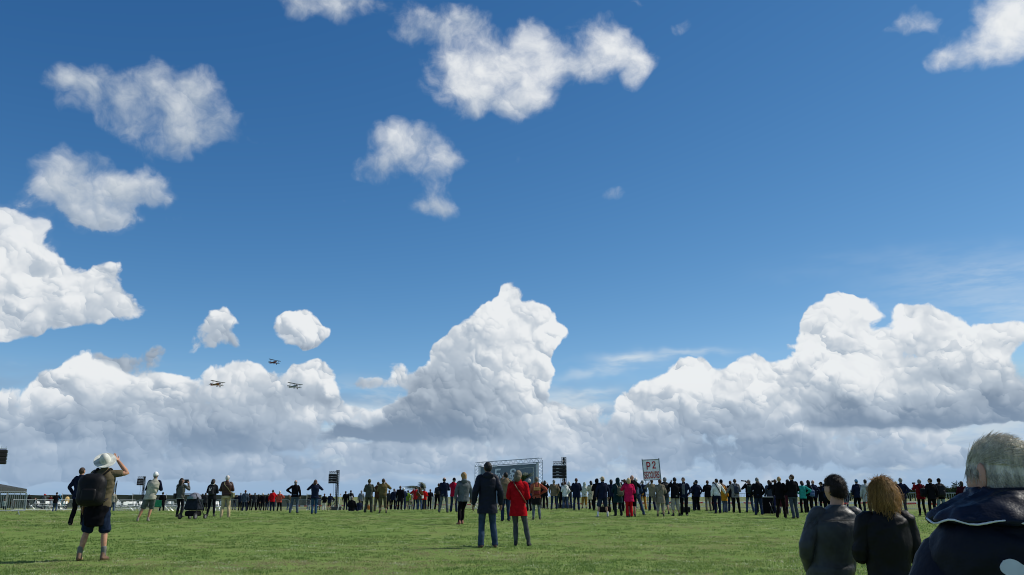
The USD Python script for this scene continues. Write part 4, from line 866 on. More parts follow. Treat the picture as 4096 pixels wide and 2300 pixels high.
# ------------------------------------------------------------------ the field
_prof = np.array([(0, -1.66), (5, -1.63), (8, -1.45), (11, -1.17), (14, -1.08), (20, -1.07), (30, -.89), (45, -.87), (55, -.84), (70, -1.08), (90, -1.36), (110, -1.50), (160, -1.75), (300, -2.2), (1000, -3.0), (7000, -5.0)])
from scipy.interpolate import PchipInterpolator
_pf = PchipInterpolator(_prof[:, 0], _prof[:, 1])
_gs = []
for x_, a_, b_, H_, l_, k_ in PEOPLE:
    s_ = spot(x_, a_, b_, k_.get('ht', H_))
    if math.hypot(s_[0], s_[1]) < 112: _gs.append(s_)
_gs = np.array(_gs); _gr = np.clip(_gs[:, 2] - _pf(np.hypot(_gs[:, 0], _gs[:, 1])), -.4, .4)
def ground(x, y):
    x, y = np.broadcast_arrays(np.asarray(x, float), np.asarray(y, float))
    d = np.hypot(x, y); z = _pf(np.clip(d, 0, 7000))
    w = np.exp(-((x[..., None] - _gs[:, 0]) ** 2 + (y[..., None] - _gs[:, 1]) ** 2) / (2 * 4.5 ** 2))
    return z + (w * _gr).sum(-1) / (w.sum(-1) + .5)
def gz(x, y): return float(ground(x, y))

def field_mesh():
    t = np.concatenate([np.linspace(0, 130, 131), np.geomspace(133, 7000, 40)])
    ys = np.concatenate([-np.geomspace(400, 3, 10), t]); xs = np.concatenate([-t[:0:-1], t])
    X, Y = np.meshgrid(xs, ys, indexing='ij'); Z = ground(X, Y)
    n, m = X.shape; i = np.arange(n - 1)[:, None] * m + np.arange(m - 1)[None]
    f = np.stack([i, i + m, i + m + 1, i + 1], -1).reshape(-1, 4)
    return np.stack([X, Y, Z], -1).reshape(-1, 3), f
gn = {'g': ('geometry', {}), 'big': ('noise_texture', {'scale': .55, 'detail': 4., 'roughness': .6}), 'mid': ('noise_texture', {'scale': 3.2, 'detail': 4., 'roughness': .65}), 'fine': ('noise_texture', {'scale': 26., 'detail': 3., 'roughness': .7}),
      'r1': ('rgb_ramp', {'ramp': [(.28, (.100, .165, .040)), (.48, (.122, .184, .046)), (.64, (.165, .205, .066)), (.82, (.25, .235, .115))]}), 'r2': ('rgb_ramp', {'ramp': [(.3, (.72, .74, .70)), (.7, (1.22, 1.22, 1.2))]}),
      'sp': ('rgb_ramp', {'ramp': [(.70, (0, 0, 0)), (.78, (1, 1, 1))]}), 'mixf': ('math', {'math_type': 'multiply_add', 'value2': .55}), 'mul': ('mix', {'mix_type': 'multiply', 'fac': .85}), 'spk': ('mix', {'color2': (.24, .25, .13)}), 'spf': ('math', {'math_type': 'multiply', 'value2': .5}),
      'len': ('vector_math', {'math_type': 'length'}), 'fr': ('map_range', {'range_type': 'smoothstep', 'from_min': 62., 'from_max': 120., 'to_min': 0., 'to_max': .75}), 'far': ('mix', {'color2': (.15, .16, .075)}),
      'b': ('bump', {'strength': .5, 'distance': .04}), 'p': ('principled_bsdf', {'roughness': .95, 'specular_ior_level': .05})}
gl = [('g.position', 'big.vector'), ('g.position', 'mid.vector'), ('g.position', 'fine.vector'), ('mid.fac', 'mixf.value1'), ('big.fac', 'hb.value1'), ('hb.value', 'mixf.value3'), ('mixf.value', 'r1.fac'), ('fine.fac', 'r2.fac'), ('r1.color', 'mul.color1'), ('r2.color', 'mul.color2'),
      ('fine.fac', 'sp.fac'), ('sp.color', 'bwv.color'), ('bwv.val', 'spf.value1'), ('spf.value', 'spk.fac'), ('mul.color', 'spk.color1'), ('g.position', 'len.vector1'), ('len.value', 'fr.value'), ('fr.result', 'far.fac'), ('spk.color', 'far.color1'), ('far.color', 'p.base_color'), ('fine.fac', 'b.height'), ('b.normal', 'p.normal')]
gn['hb'] = ('math', {'math_type': 'multiply', 'value2': .46}); gn['bwv'] = ('rgb_to_bw', {})
v_, f_ = field_mesh()
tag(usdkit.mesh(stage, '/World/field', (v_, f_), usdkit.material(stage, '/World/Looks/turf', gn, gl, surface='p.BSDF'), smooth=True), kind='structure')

def grass():
    rng = np.random.default_rng(7)
    path = '/World/grass'
    pi = UsdGeom.PointInstancer.Define(stage, path); tag(pi, 'short mown grass blades covering the near part of the airfield', 'grass', kind='stuff')
    cols = [(.112, .188, .044), (.138, .212, .052), (.175, .225, .068), (.26, .245, .12), (.42, .45, .29)]
    protos = []
    for k, c in enumerate(cols):
        V, Fc = [], []
        for b in range(26):
            r = rng.uniform(0, .16); t = rng.uniform(0, 2 * math.pi); base = np.array([r * math.cos(t), r * math.sin(t), -.01])
            h = rng.uniform(.012, .034) * (1.25 if k == 1 else 1); w = rng.uniform(.0035, .007); a = rng.uniform(0, 2 * math.pi); ln = rng.uniform(.2, 1.0) * h
            e = np.array([math.cos(a), math.sin(a), 0]) * w; o = np.array([-math.sin(a), math.cos(a), 0]) * ln; n = len(V)
            V += [base - e, base + e, base + o * .4 + e * .8 + (0, 0, h * .6), base + o * .4 - e * .8 + (0, 0, h * .6), base + o + (0, 0, h)]
            Fc += [(n, n + 1, n + 2), (n, n + 2, n + 3), (n + 3, n + 2, n + 4)]
        m = usdkit.material(stage, f'/World/Looks/blade_{k:03d}', {'p': ('principled_bsdf', {'base_color': c, 'roughness': .55, 'specular_ior_level': .3}), 't': ('translucent_bsdf', {'color': tuple(min(1, x * 1.3) for x in c)}), 'm': ('mix_closure', {'fac': .40}), },
                            [('p.BSDF', 'm.closure1'), ('t.BSDF', 'm.closure2')], surface='m.closure')
        usdkit.mesh(stage, f'{path}/tuft_{k:03d}' if k else f'{path}/tuft', (np.array(V), np.array(Fc)), m)
        protos.append(f'{path}/tuft_{k:03d}' if k else f'{path}/tuft')
    P_, S_, I_, Q_ = [], [], [], []
    for d0, d1, dens in ((10, 16, 46), (16, 24, 24), (24, 40, 9), (40, 58, 4)):
        ar = math.radians(35); n = int(dens * ar * (d1 ** 2 - d0 ** 2))
        d = np.sqrt(rng.uniform(d0 ** 2, d1 ** 2, n)); a = rng.uniform(-ar, ar, n)
        x, y = d * np.sin(a), d * np.cos(a); z = ground(x, y)
        f = meshkit.fbm(np.stack([x * .55, y * .55, 0 * x], -1), 3, 4) + .3 * (meshkit.noise(np.stack([x * 2.5, y * 2.5, 0 * x], -1), 9) - .5)
        idx = np.clip(np.searchsorted([.40, .53, .66, .80], f + rng.normal(0, .07, n)), 0, 3); idx = np.where(rng.random(n) < .045, 4, idx)
        sc = rng.uniform(.75, 1.35, n) * (1 + .012 * d); th = rng.uniform(0, 2 * math.pi, n)
        P_.append(np.stack([x, y, z], 1)); S_.append(np.stack([sc, sc, sc * np.where(idx == 3, .8, 1)], 1)); I_.append(idx); Q_.append(th)
    P_, S_, I_, Q_ = np.vstack(P_), np.vstack(S_), np.concatenate(I_), np.concatenate(Q_)
    pi.CreatePrototypesRel().SetTargets([Sdf.Path(p) for p in protos])
    pi.CreatePositionsAttr(Vt.Vec3fArray.FromNumpy(P_.astype(np.float32))); pi.CreateScalesAttr(Vt.Vec3fArray.FromNumpy(S_.astype(np.float32)))
    pi.CreateProtoIndicesAttr(Vt.IntArray.FromNumpy(I_.astype(np.int32)))
    pi.CreateOrientationsAttr(Vt.QuathArray([Gf.Quath(float(math.cos(t / 2)), 0, 0, float(math.sin(t / 2))) for t in Q_]))
grass()

# pale concrete runway far out on the right
rp = [(40, 330), (420, 330), (420, 362), (40, 362)]
v_ = np.array([(x, y, 0) for x in np.linspace(30, 520, 50) for y in (330, 372)]); v_[:, 2] = ground(v_[:, 0], v_[:, 1]) + .12
f_ = np.array([(2 * i, 2 * i + 2, 2 * i + 3, 2 * i + 1) for i in range(49)])
tag(usdkit.mesh(stage, '/World/runway', (v_, f_), mat('paint', (.30, .32, .33), .9)), kind='structure')

# ------------------------------------------------------------------ barriers, tape, fence
steel = mat('metal', (.42, .45, .46), .42); steel_d = mat('metal', (.10, .105, .11), .5); white = mat('paint', (.72, .73, .72)); blackm = mat('plastic', (.010, .010, .011)); alu = mat('metal', (.62, .63, .65), .3)
def make_barrier(loc, rotz, label, group, n=19, L=2.4, m=None):
    m = m or steel
    t = thing('crowd_barrier', label, 'barrier', loc, rotz, group)
    z0, z1, r = .20, 1.08, .019
    pts = [(-L / 2, 0, z0), (-L / 2, 0, z1 - .12), (-L / 2 + .05, 0, z1 - .03), (-L / 2 + .15, 0, z1), (L / 2 - .15, 0, z1), (L / 2 - .05, 0, z1 - .03), (L / 2, 0, z1 - .12), (L / 2, 0, z0)]
    part(t, 'frame', cat([bar(a, b, r) for a, b in zip(pts, pts[1:])] + [bar(pts[0], pts[-1], r)]), m)
    part(t, 'upright_bars', cat([bar((x, 0, z0), (x, 0, z1), .008, 6) for x in np.linspace(-L / 2, L / 2, n + 2)[1:-1]]), m)
    for x in (-L / 2 + .28, L / 2 - .28):
        q = [(x, -.30, .012), (x, -.22, .05), (x, -.05, .12), (x, 0, .20), (x, .05, .12), (x, .22, .05), (x, .30, .012)]
        part(t, 'foot', limb(q, [.017] * 7, 8, 2), m)
    return t
def run_of_barriers(poly, src, label, group, skip=()):
    out = []; k = 0
    for (a, b), (c, d) in zip(poly, poly[1:]):
        l = math.hypot(c - a, d - b); n = max(1, round(l / 2.46)); an = math.degrees(math.atan2(d - b, c - a))
        for i in range(n):
            u = (i + .5) / n; x, y = a + (c - a) * u, b + (d - b) * u
            px, py = px_full(x, y, gz(x, y)); k += 1
            if k in skip or px < -150 or px > 4250: continue
            if src[0] is None: src[0] = make_barrier((x, y, gz(x, y)), an, label(px, i, k), group)
            else: copy_of(src[0], 'crowd_barrier', (x, y, gz(x, y)), an, label(px, i, k), 'barrier', group)
            out.append((x, y, an))
    return out
def px_full(x, y, z):
    d = y * math.cos(PITCH) + z * math.sin(PITCH); u = -y * math.sin(PITCH) + z * math.cos(PITCH)
    return 2048 + x / d * F, 1150 - u / d * F
x_, y_ = point(-12, 2000, 48.5)[:2]
make_barrier((x_, y_, gz(x_, y_)), 40, 'large near galvanised barrier at the left edge of the picture', 'steel crowd barriers', n=27, L=2.5)
_src = [None]
def lbl_l(px, i, k): return 'galvanised crowd barrier in the long far line by the silver chairs'
def lbl_r(px, i, k): return 'steel crowd barrier in the line behind the right hand spectators'
left_line = [(-43.5, 76.5), (-38.5, 90), (-24, 95), (-11.5, 91), (-3.5, 83), (3.0, 72)]
run_of_barriers(left_line, _src, lbl_l, 'crowd barriers of the far left line')
right_line = [(3.0, 72), (14.4, 60), (23.5, 48.5), (33, 41)]
run_of_barriers(right_line, [None], lbl_r, 'crowd barriers of the right hand line')

def tape(poly, zoff, label):
    V, Fc = [], []; pts = []
    for (a, b), (c, d) in zip(poly, poly[1:]):
        n = int(math.hypot(c - a, d - b) / .3)
        for i in range(n): pts.append((a + (c - a) * i / n, b + (d - b) * i / n))
    n = len(pts)
    P_ = np.array(pts) + (0, 1.0); z = ground(P_[:, 0], P_[:, 1]) + zoff - .06 * np.abs(np.sin(np.arange(n) * .31))
    R = np.zeros((n, 4, 3))
    for k, (dy, dz) in enumerate(((-.002, -.045), (.002, -.045), (.002, .045), (-.002, .045))): R[:, k] = np.stack([P_[:, 0], P_[:, 1] + dy, z + dz], 1)
    m = usdkit.material(stage, '/World/Looks/tape', {'g': ('geometry', {}), 's': ('separate_xyz', {}), 'a': ('math', {'math_type': 'multiply', 'value2': 1.15}), 'f': ('math', {'math_type': 'fraction'}), 'c': ('math', {'math_type': 'greater_than', 'value2': .5}), 'm': ('mix', {'color1': (.6, .03, .02), 'color2': (.8, .8, .78)}), 'p': ('principled_bsdf', {'roughness': .4})},
                        [('g.position', 's.vector'), ('s.x', 'a.value1'), ('a.value', 'f.value1'), ('f.value', 'c.value1'), ('c.value', 'm.fac'), ('m.color', 'p.base_color')], surface='p.BSDF')
    p = '/World/' + numbered('barrier_tape'); tag(usdkit.mesh(stage, p, rings(R), m), label, 'barrier tape')
tape(right_line, .52, 'red and white striped tape strung low behind the right hand crowd')
tape(left_line[2:], .50, 'red and white striped tape strung behind the left centre crowd')

def far_fence():
    t = thing('far_fence', 'dark netting fence along the skyline behind the silver chairs', 'fence')
    a, b = np.array([-88, 128.]), np.array([-33, 152.]); n = 24; net = mat('cloth', (.060, .070, .055)); post = mat('paint', (.30, .30, .27))
    for i in range(n):
        p, q = a + (b - a) * i / n, a + (b - a) * (i + 1) / n; zp, zq = gz(*p), gz(*q); tp = .28 + .05 * math.sin(i * 1.7)
        d = np.array([-(q - p)[1], (q - p)[0]]); d = d / np.linalg.norm(d) * .02
        R = np.array([[(*(p - d), zp), (*(p + d), zp), (*(p + d), tp - .04), (*(p - d), tp - .04)], [(*(q - d), zq), (*(q + d), zq), (*(q + d), tp - .1), (*(q - d), tp - .1)]])
        part(t, 'netting', rings(R), net, False)
        part(t, 'fence_post', bar((p[0], p[1] - .08, zp - .1), (p[0], p[1] - .08, tp + .12), .05), post)
far_fence()

def tiny_crowd(name, px0, px1, D0, D1, n, label, seed, ztop=None):
    rng = random.Random(seed); ms = []
    for i in range(n):
        px = rng.uniform(px0, px1); D = rng.uniform(D0, D1); p = point(px, 1985, D); z = gz(p[0], p[1]); s = rng.uniform(.92, 1.06)
        b = hull(((p[0], p[1], z + .9 * s), (.22, .15, .16)), ((p[0], p[1], z + 1.38 * s), (.24, .15, .1))) + limb([(p[0], p[1], z + 1.4 * s), (p[0], p[1], z + 1.55 * s)], [.06, .06], 6, 1) + ball((p[0], p[1], z + 1.64 * s), (.09, .1, .12), 6)
        for sx in (-1, 1): b = b + limb([(p[0] + sx * .1, p[1], z + .85 * s), (p[0] + sx * .13, p[1], z)], [.09, .06], 6, 1) + limb([(p[0] + sx * .22, p[1], z + 1.4 * s), (p[0] + sx * .28, p[1] + .05, z + .9 * s)], [.07, .05], 6, 1)
        ms.append(b)
    m = usdkit.material(stage, f'/World/Looks/crowd_{seed:03d}', {'g': ('geometry', {}), 'r': ('rgb_ramp', {'ramp': [(0, (.02, .02, .03)), (.3, (.03, .035, .05)), (.45, (.14, .12, .09)), (.6, (.06, .055, .035)), (.75, (.22, .2, .16)), (.85, (.2, .03, .03)), (.93, (.25, .17, .04)), (1, (.4, .4, .4))], 'interpolate': False}), 'p': ('principled_bsdf', {'roughness': .9, 'specular_ior_level': .1})},
                        [('g.random_per_island', 'r.fac'), ('r.color', 'p.base_color')], surface='p.BSDF')
    tag(usdkit.mesh(stage, '/World/' + numbered('far_crowd'), cat(ms), m, smooth=50), label, 'crowd', kind='stuff')
tiny_crowd('far_crowd', 640, 1345, 330, 380, 120, 'far-off crowd lining the skyline left of the speaker mast', 1)
tiny_crowd('far_crowd', 140, 700, 165, 190, 46, 'far-off crowd behind the dark skyline fence', 2)

# ------------------------------------------------------------------ folding chairs, tables, marquee
gloss = mat('paint', (.86, .88, .88), .18)
def make_chair(loc, rotz, label, group):
    t = thing('folding_chair', label, 'chair', loc, rotz, group)
    part(t, 'seat', rbox(.42, .40, .03, .012, (0, 0, .45)), gloss); part(t, 'backrest', rbox(.42, .025, .30, .012, (0, -.22, .76)), gloss)
    for sx in (-1, 1):
        part(t, 'leg', cat([bar((sx * .21, -.24, .90), (sx * .22, .24, 0), .013)]), alu); part(t, 'leg', cat([bar((sx * .20, .18, .45), (sx * .21, -.26, 0), .013)]), alu)
    part(t, 'crossbar', bar((-.21, -.18, .12), (.21, -.18, .12), .010), alu)
    return t
cp = [(122, 2012), (131, 2018), (147, 2014), (158, 2016), (172, 2012), (181, 2020), (188, 2015), (196, 2019), (203, 2024), (210, 2013), (236, 2014), (246, 2020), (258, 2015), (464, 2016), (471, 2022), (488, 2015), (497, 2024), (504, 2016), (511, 2014), (519, 2013), (525, 2020), (530, 2015), (545, 2018), (558, 2022), (566, 2015), (663, 2014), (668, 2020), (674, 2016), (684, 2022), (694, 2018), (699, 2014), (713, 2019), (722, 2021), (734, 2016), (741, 2022), (868, 2022), (874, 2029), (880, 2024)]
rng_ = random.Random(5); ch0 = None
for i, (px, py) in enumerate(cp):
    D = 84 + (2026 - py) * 2.9; p = point(px, py, D); rz = rng_.choice([50, 65, 115, 130, -55, -120, 80]) + rng_.uniform(-18, 18)
    lb = 'silver folding chair in the scattered seating behind the left barrier' if px < 800 else 'silver folding chair between the dark haired woman and the leather jacket man'
    gr = 'silver folding chairs by the left barrier' if px < 800 else 'silver folding chairs behind the leather jacket man'
    lc = (p[0], p[1], gz(p[0], p[1]))
    if ch0 is None: ch0 = make_chair(lc, rz, lb, gr)
    else: copy_of(ch0, 'folding_chair', lc, rz, lb, 'chair', gr)
for px, py, rz, lb in ((499, 2021, 12, 'white trestle table in front of the brightest silver chairs'), (552, 2017, -10, 'white trestle table just left of the beige vest man'), (166, 2018, 25, 'white trestle table near the reclining person'), (690, 2017, 5, 'white trestle table right of the person all in black')):
    p = point(px, py, 92 + (2021 - py) * 2); t = thing('trestle_table', lb, 'table', (p[0], p[1], gz(p[0], p[1])), rz, 'trestle tables among the chairs')
    part(t, 'tabletop', rbox(1.25, .65, .03, .012, (0, 0, .73)), white)
    for sx in (-1, 1):
        part(t, 'leg', cat([bar((sx * .5, -.26, 0), (sx * .5, -.22, .72), .014), bar((sx * .5, .26, 0), (sx * .5, .22, .72), .014), bar((sx * .5, -.26, .1), (sx * .5, .26, .1), .010)]), alu)

def marquee():
    A = point(106, 1961, 100); Bp = point(-70, 1955, 70); g0 = gz(A[0], A[1]); eave = .72
    u = (Bp - A)[:2]; Lw = np.linalg.norm(u); u /= Lw; n = np.array([-u[1], u[0]]); n = n if n[0] < 0 else -n
    W = 6.0; canvas = mat('cloth', (.050, .056, .056)); dk = mat('cloth', (.018, .035, .03))
    t = thing('marquee', 'grey open sided marquee on thin posts at the left edge', 'tent')
    def q(a, b, z): p = A[:2] + u * a + n * b; return (p[0], p[1], z)
    ridge = eave + .62
    C4 = [q(0, 0, eave), q(Lw, 0, eave), q(Lw, W, eave), q(0, W, eave)]; R2 = [q(W / 2, W / 2, ridge), q(Lw - W / 2, W / 2, ridge)]
    v = np.array(C4 + R2); low = v - (0, 0, .03)
    def skin(fs): 
        V = np.vstack([v, low]); Fc = [f for f in fs] + [tuple(i + 6 for i in f[::-1]) for f in fs]; return V, np.array(Fc)
    part(t, 'roof', skin([(0, 1, 5), (0, 5, 4), (2, 3, 4), (2, 4, 5)]), canvas, False); [part(t, 'roof_end', (v[list(q)], np.array([(0, 1, 2)])), dk, False) for q in ((1, 2, 5), (3, 0, 4))]
    def sheet(a, b, h): 
        a, b = np.array(a), np.array(b); d = np.array([*(np.array([-(b - a)[1], (b - a)[0]]) / np.linalg.norm((b - a)[:2]) * .015), 0])
        return rings(np.array([[a - d, a + d, a + d - (0, 0, h), a - d - (0, 0, h)], [b - d, b + d, b + d - (0, 0, h), b - d - (0, 0, h)]]))
    for a, b in ((0, 1), (1, 2), (2, 3), (3, 0)): part(t, 'valance', sheet(C4[a], C4[b], .42), canvas, False)
    for k in range(7):
        a = Lw * k / 6
        for b in (0, W): p = q(a, b, 0); part(t, 'post', bar((p[0], p[1], gz(p[0], p[1]) - .05), (p[0], p[1], eave - .02), .035), mat('metal', (.12, .16, .17), .4))
marquee()

# ------------------------------------------------------------------ speakers, screen, sign
def truss(a, b, w, r=.02, n=None, up=(0, 0, 1)):
    a, b = np.asarray(a, float), np.asarray(b, float); d = b - a; l = np.linalg.norm(d); d /= l
    x = np.cross(d, up); x /= np.linalg.norm(x); y = np.cross(d, x); n = n or max(2, int(l / w)); ms = []
    cs = [(x * i + y * j) * w / 2 for i, j in ((-1, -1), (1, -1), (1, 1), (-1, 1))]
    for c in cs: ms.append(bar(a + c, b + c, r, 6))
    for k in range(n):
        p, q = a + d * l * k / n, a + d * l * (k + 1) / n
        for i in range(4): ms.append(bar(p + cs[i], q + cs[(i + 1) % 4], r * .6, 5)) if k % 2 else ms.append(bar(p + cs[(i + 1) % 4], q + cs[i], r * .6, 5))
    return cat(ms)
def speaker_tower(px, D, bx, btop, bbot, masttop, label, mastpx, wide, base=True):
    """a line array of four cabinets hung on a mast"""
    c = point(bx, btop, D); lo = point(bx, bbot, D); mp = point(mastpx, btop, D + .4); mt = point(mastpx, masttop, D + .4)
    g = gz(mp[0], mp[1]); t = thing('speaker_tower', label, 'loudspeakers', (mp[0], mp[1], g), math.degrees(math.atan2(-mp[0], mp[1])), 'speaker towers over the crowd')
    an = math.atan2(mp[0], mp[1]); off = (c[:2] - mp[:2]); ox = off[0] * math.cos(an) - off[1] * math.sin(an); oy = off[0] * math.sin(an) + off[1] * math.cos(an)
    zt, zb, zm = c[2] - g, lo[2] - g, mt[2] - g
    part(t, 'mast', truss((0, 0, 0), (0, 0, zm), .30, .03, 18, (0, 1, 0)), blackm); part(t, 'mast_core', box(.14, .14, zm, (0, 0, zm / 2)), blackm)
    part(t, 'arm', truss((ox - wide * .42, oy, zt + .22), (.1, 0, zt + .26), .16, .018, 8), steel_d)
    h = (zt - zb) / 4
    for k in range(4):
        z = zt - h * (k + .5); sl = .04 * (k - 1.5)
        cab = rbox(wide, .52, h * .92, .02, (ox, oy - sl, z)); p = part(t, 'speaker_cabinet', cab, blackm)
        usdkit.mesh(stage, p + '/grille', rbox(wide * .9, .02, h * .70, .008, (ox, oy - .27 - sl, z)), mat('rubber', (.006, .006, .007)), smooth=45)
        usdkit.mesh(stage, p + '/badge', box(wide * .20, .01, .018, (ox - wide * .12, oy - .283 - sl, z - h * .36)), white)
        usdkit.mesh(stage, p + '/side_bracket', box(.03, .3, h * .8, (ox + wide * .52, oy - sl, z)), steel)
    part(t, 'rigging_frame', cat([bar((ox - wide * .45, oy, zt + .02), (ox + wide * .45, oy, zt + .02), .025), bar((ox - wide * .45, oy - .2, zt + .06), (ox + wide * .45, oy - .2, zt + .06), .02)] + [bar((ox + wide * e, oy, zt), (ox + wide * e, oy, zt + .22), .018) for e in (-.4, -.15, .15, .4)]), alu)
    part(t, 'cable', bar((ox + .1, oy, zb), (ox + .12, oy, .05), .012, 6), blackm)
    if base:
        part(t, 'ballast', rbox(1.0, .9, .35, .04, (0, 0, .20)), mat('plastic', (.03, .03, .032)))
        for sx in (-1, 1): part(t, 'outrigger', bar((0, 0, .95), (sx * .75, -.1, .05), .03), steel_d)
speaker_tower(565, 132, 562, 1915, 1941, 1906, 'small distant speaker stack beside the beige vest man', 578, .82)
speaker_tower(1345, 92, 1332, 1897, 1934, 1880, 'speaker stack on dark mast, left centre of the field', 1351, .86)
speaker_tower(2235, 66, 2237, 1863, 1914, 1829, 'largest speaker stack, on a mast right of the video screen', 2256, 1.05)
speaker_tower(-20, 62, -5, 1799, 1857, 1780, 'black speaker stack cut by the left edge of the picture', -40, .95)
p_ = point(1352, 2014, 90); t = thing('white_pole', 'white pole leaning against the left centre speaker mast', 'pole', (p_[0], p_[1], gz(p_[0], p_[1])))
part(t, 'pole', bar((0, 0, 0), (.22, 0, 1.55), .03), white); part(t, 'pole_cap', bar((.22, 0, 1.55), (.225, 0, 1.62), .045), mat('plastic', (.3, .08, .05)))
p_ = point(458, 1985, 118); g_ = gz(p_[0], p_[1]); t = thing('flag_pole', 'thin dark pole with pale pennant behind the sun hat man', 'pole', (p_[0], p_[1], g_))
part(t, 'pole', bar((0, 0, 0), (.12, 0, 1.87 - g_), .05), blackm); part(t, 'pennant', rings(np.array([[(.04, -.01, .5 - g_), (.04, .01, .5 - g_), (.08, .01, 1.7 - g_), (.08, -.01, 1.7 - g_)], [(-.30, -.01, .5 - g_), (-.30, .01, .5 - g_), (-.12, .01, 1.25 - g_), (-.12, -.01, 1.25 - g_)]])), mat('cloth', (.4, .42, .44)), False)

def screen():
    Lp, Rp = point(1908, 1850, 77.5), point(2162, 1832, 70)
    g = min(gz(Lp[0], Lp[1]), gz(Rp[0], Rp[1])); t = thing('video_screen', 'large grey screen reading Flying in a silver truss frame', 'screen')
    L0, R0 = np.array([Lp[0], Lp[1], g]), np.array([Rp[0], Rp[1], g]); w = .34
    tr = mat('metal', (.22, .27, .32), .45)
    part(t, 'truss_leg', truss(L0, Lp - (0, 0, .17), w, .016, 14, (0, 1, 0)), tr); part(t, 'truss_leg', truss(R0, Rp - (0, 0, .17), w, .016, 14, (0, 1, 0)), tr)
    part(t, 'truss_beam', truss(Lp - (0, 0, .17), Rp - (0, 0, .17), w, .016, 26), tr)
    d = (R0 - L0); W = np.linalg.norm(d); d /= W; nrm = np.array([d[1], -d[0], 0.])          # towards the camera
    tl = lambda s: Lp[2] + (Rp[2] - Lp[2]) * s
    a, b = .07, .93
    def pt(s, z, o=0.0): p = L0 + d * W * s + nrm * o; return np.array([p[0], p[1], z])
    def panel(s0, s1, z0a, z0b, z1a, z1b, o, th): return rings(np.array([[pt(s0, z0a, o), pt(s0, z0a, o - th), pt(s0, z1a, o - th), pt(s0, z1a, o)], [pt(s1, z0b, o), pt(s1, z0b, o - th), pt(s1, z1b, o - th), pt(s1, z1b, o)]]))
    face = mat('paint', (.115, .150, .190), .6, var=.12); edge = mat('paint', (.45, .48, .52), .5)
    top = lambda s: tl(s) - .42
    part(t, 'panel', panel(a, b, g + .5, g + .5, top(a), top(b), 0, .12), face, False)
    part(t, 'panel_edge', panel(b + .004, b + .03, g + .4, g + .4, top(b) + .12, top(b) + .12, -.01, .1), edge, False); part(t, 'panel_edge', panel(a - .03, a - .004, g + .4, g + .4, top(a) + .12, top(a) + .12, -.01, .1), edge, False)
    line = mat('paint', (.6, .6, .55))
    part(t, 'border_line', panel(b - .035, b - .03, g + .8, g + .8, top(b) - .28, top(b) - .28, .012, .01), line, False); part(t, 'border_line', panel(b - .24, b - .03, top(b - .24) - .32, top(b) - .28, top(b - .24) - .30, top(b) - .255, .012, .01), line, False)
    ex = np.array([*(d[:2] * W), (Rp[2] - Lp[2])]); ex /= np.linalg.norm(ex); ez = np.array([0, 0, 1.])
    M = np.stack([ex, ez, nrm], 1)
    def words(txt, px, py, h, col, bold=False, slant=0., sx=1.0):
        # where the sight line through the pixel meets the panel
        az, tn = ray(px, py); dr = np.array([math.sin(az), math.cos(az), tn]); k = (nrm @ pt(0, 0)) / (nrm @ dr); o = dr * k + nrm * .006
        tm = meshkit.text_mesh(txt, h, .008, bold); v = np.array(tm.vertices); v[:, 0] = v[:, 0] * sx + v[:, 1] * slant
        part(t, 'lettering', (v @ M.T + o, tm.faces), col, False)
    lt = mat('paint', (.62, .66, .70))
    words('F', 1975, 1914, .78, lt, True, .12, 1.6); words('lying', 1990, 1916, .46, lt, True, .0, 1.6); words('S', 2036, 1914, .78, lt, True, .08, 1.5)
    words('FPF', 1970, 1869, .11, lt, True, .35, 2.6); words('FPF', 2067, 1861, .13, lt, True, .35, 2.6)
screen()

def sign():
    tl, tr, bl_, br = (point(x, y, 50.0) for x, y in ((2567, 1840), (2637, 1837), (2577, 1921), (2643, 1918)))
    m = (bl_ + br) / 2; g = gz(m[0], m[1]); t = thing('first_aid_sign', 'white P2 SECOURS sign with red letters standing above the crowd', 'sign')
    ex, ez = (br - bl_), ((tl - bl_) + (tr - br)) / 2; W, Hh = np.linalg.norm(ex), np.linalg.norm(ez); ex /= W; ez /= Hh; n = np.cross(ex, ez); M = np.stack([ex, ez, n], 1)
    def pl(M_): v, f = arr(M_) if hasattr(M_, 'to_mesh') else M_; return v @ M.T + bl_, f
    part(t, 'board', pl(box(W, Hh, .02, (W / 2, Hh / 2, 0))), mat('paint', (.80, .80, .79)), False)
    fr = mat('metal', (.14, .15, .16), .5)
    part(t, 'frame_rail', pl(box(W + .06, .035, .05, (W / 2, Hh + .0, 0))), fr, False); part(t, 'frame_rail', pl(box(W, .03, .05, (W / 2, -.01, 0))), fr, False)
    for x in (-.012, W + .012): part(t, 'post', pl(cat([box(.045, Hh + .1, .055, (x, Hh / 2 + .02, 0)), box(.04, -g + bl_[2] + .1, .05, (x + (.09 if x < .1 else -.09), -(bl_[2] - g) / 2 + .0, -.03))])), fr, False)
    red = mat('paint', (.40, .012, .015), .5)
    def words(txt, x, y, h, w):
        tm = meshkit.text_mesh(txt, h, .012, True); v = np.array(tm.vertices); v[:, 0] -= v[:, 0].min(); v[:, 0] *= w / v[:, 0].max(); v += (x, y, .012)
        part(t, 'lettering', (v @ M.T + bl_, tm.faces), red, False)
    k = Hh / 430
    words('P', .22 * W, 225 * k, 155 * k, .24 * W); words('2', .57 * W, 240 * k, 150 * k, .21 * W); words('SECOURS', .03 * W, 35 * k, 140 * k, .92 * W)
sign()

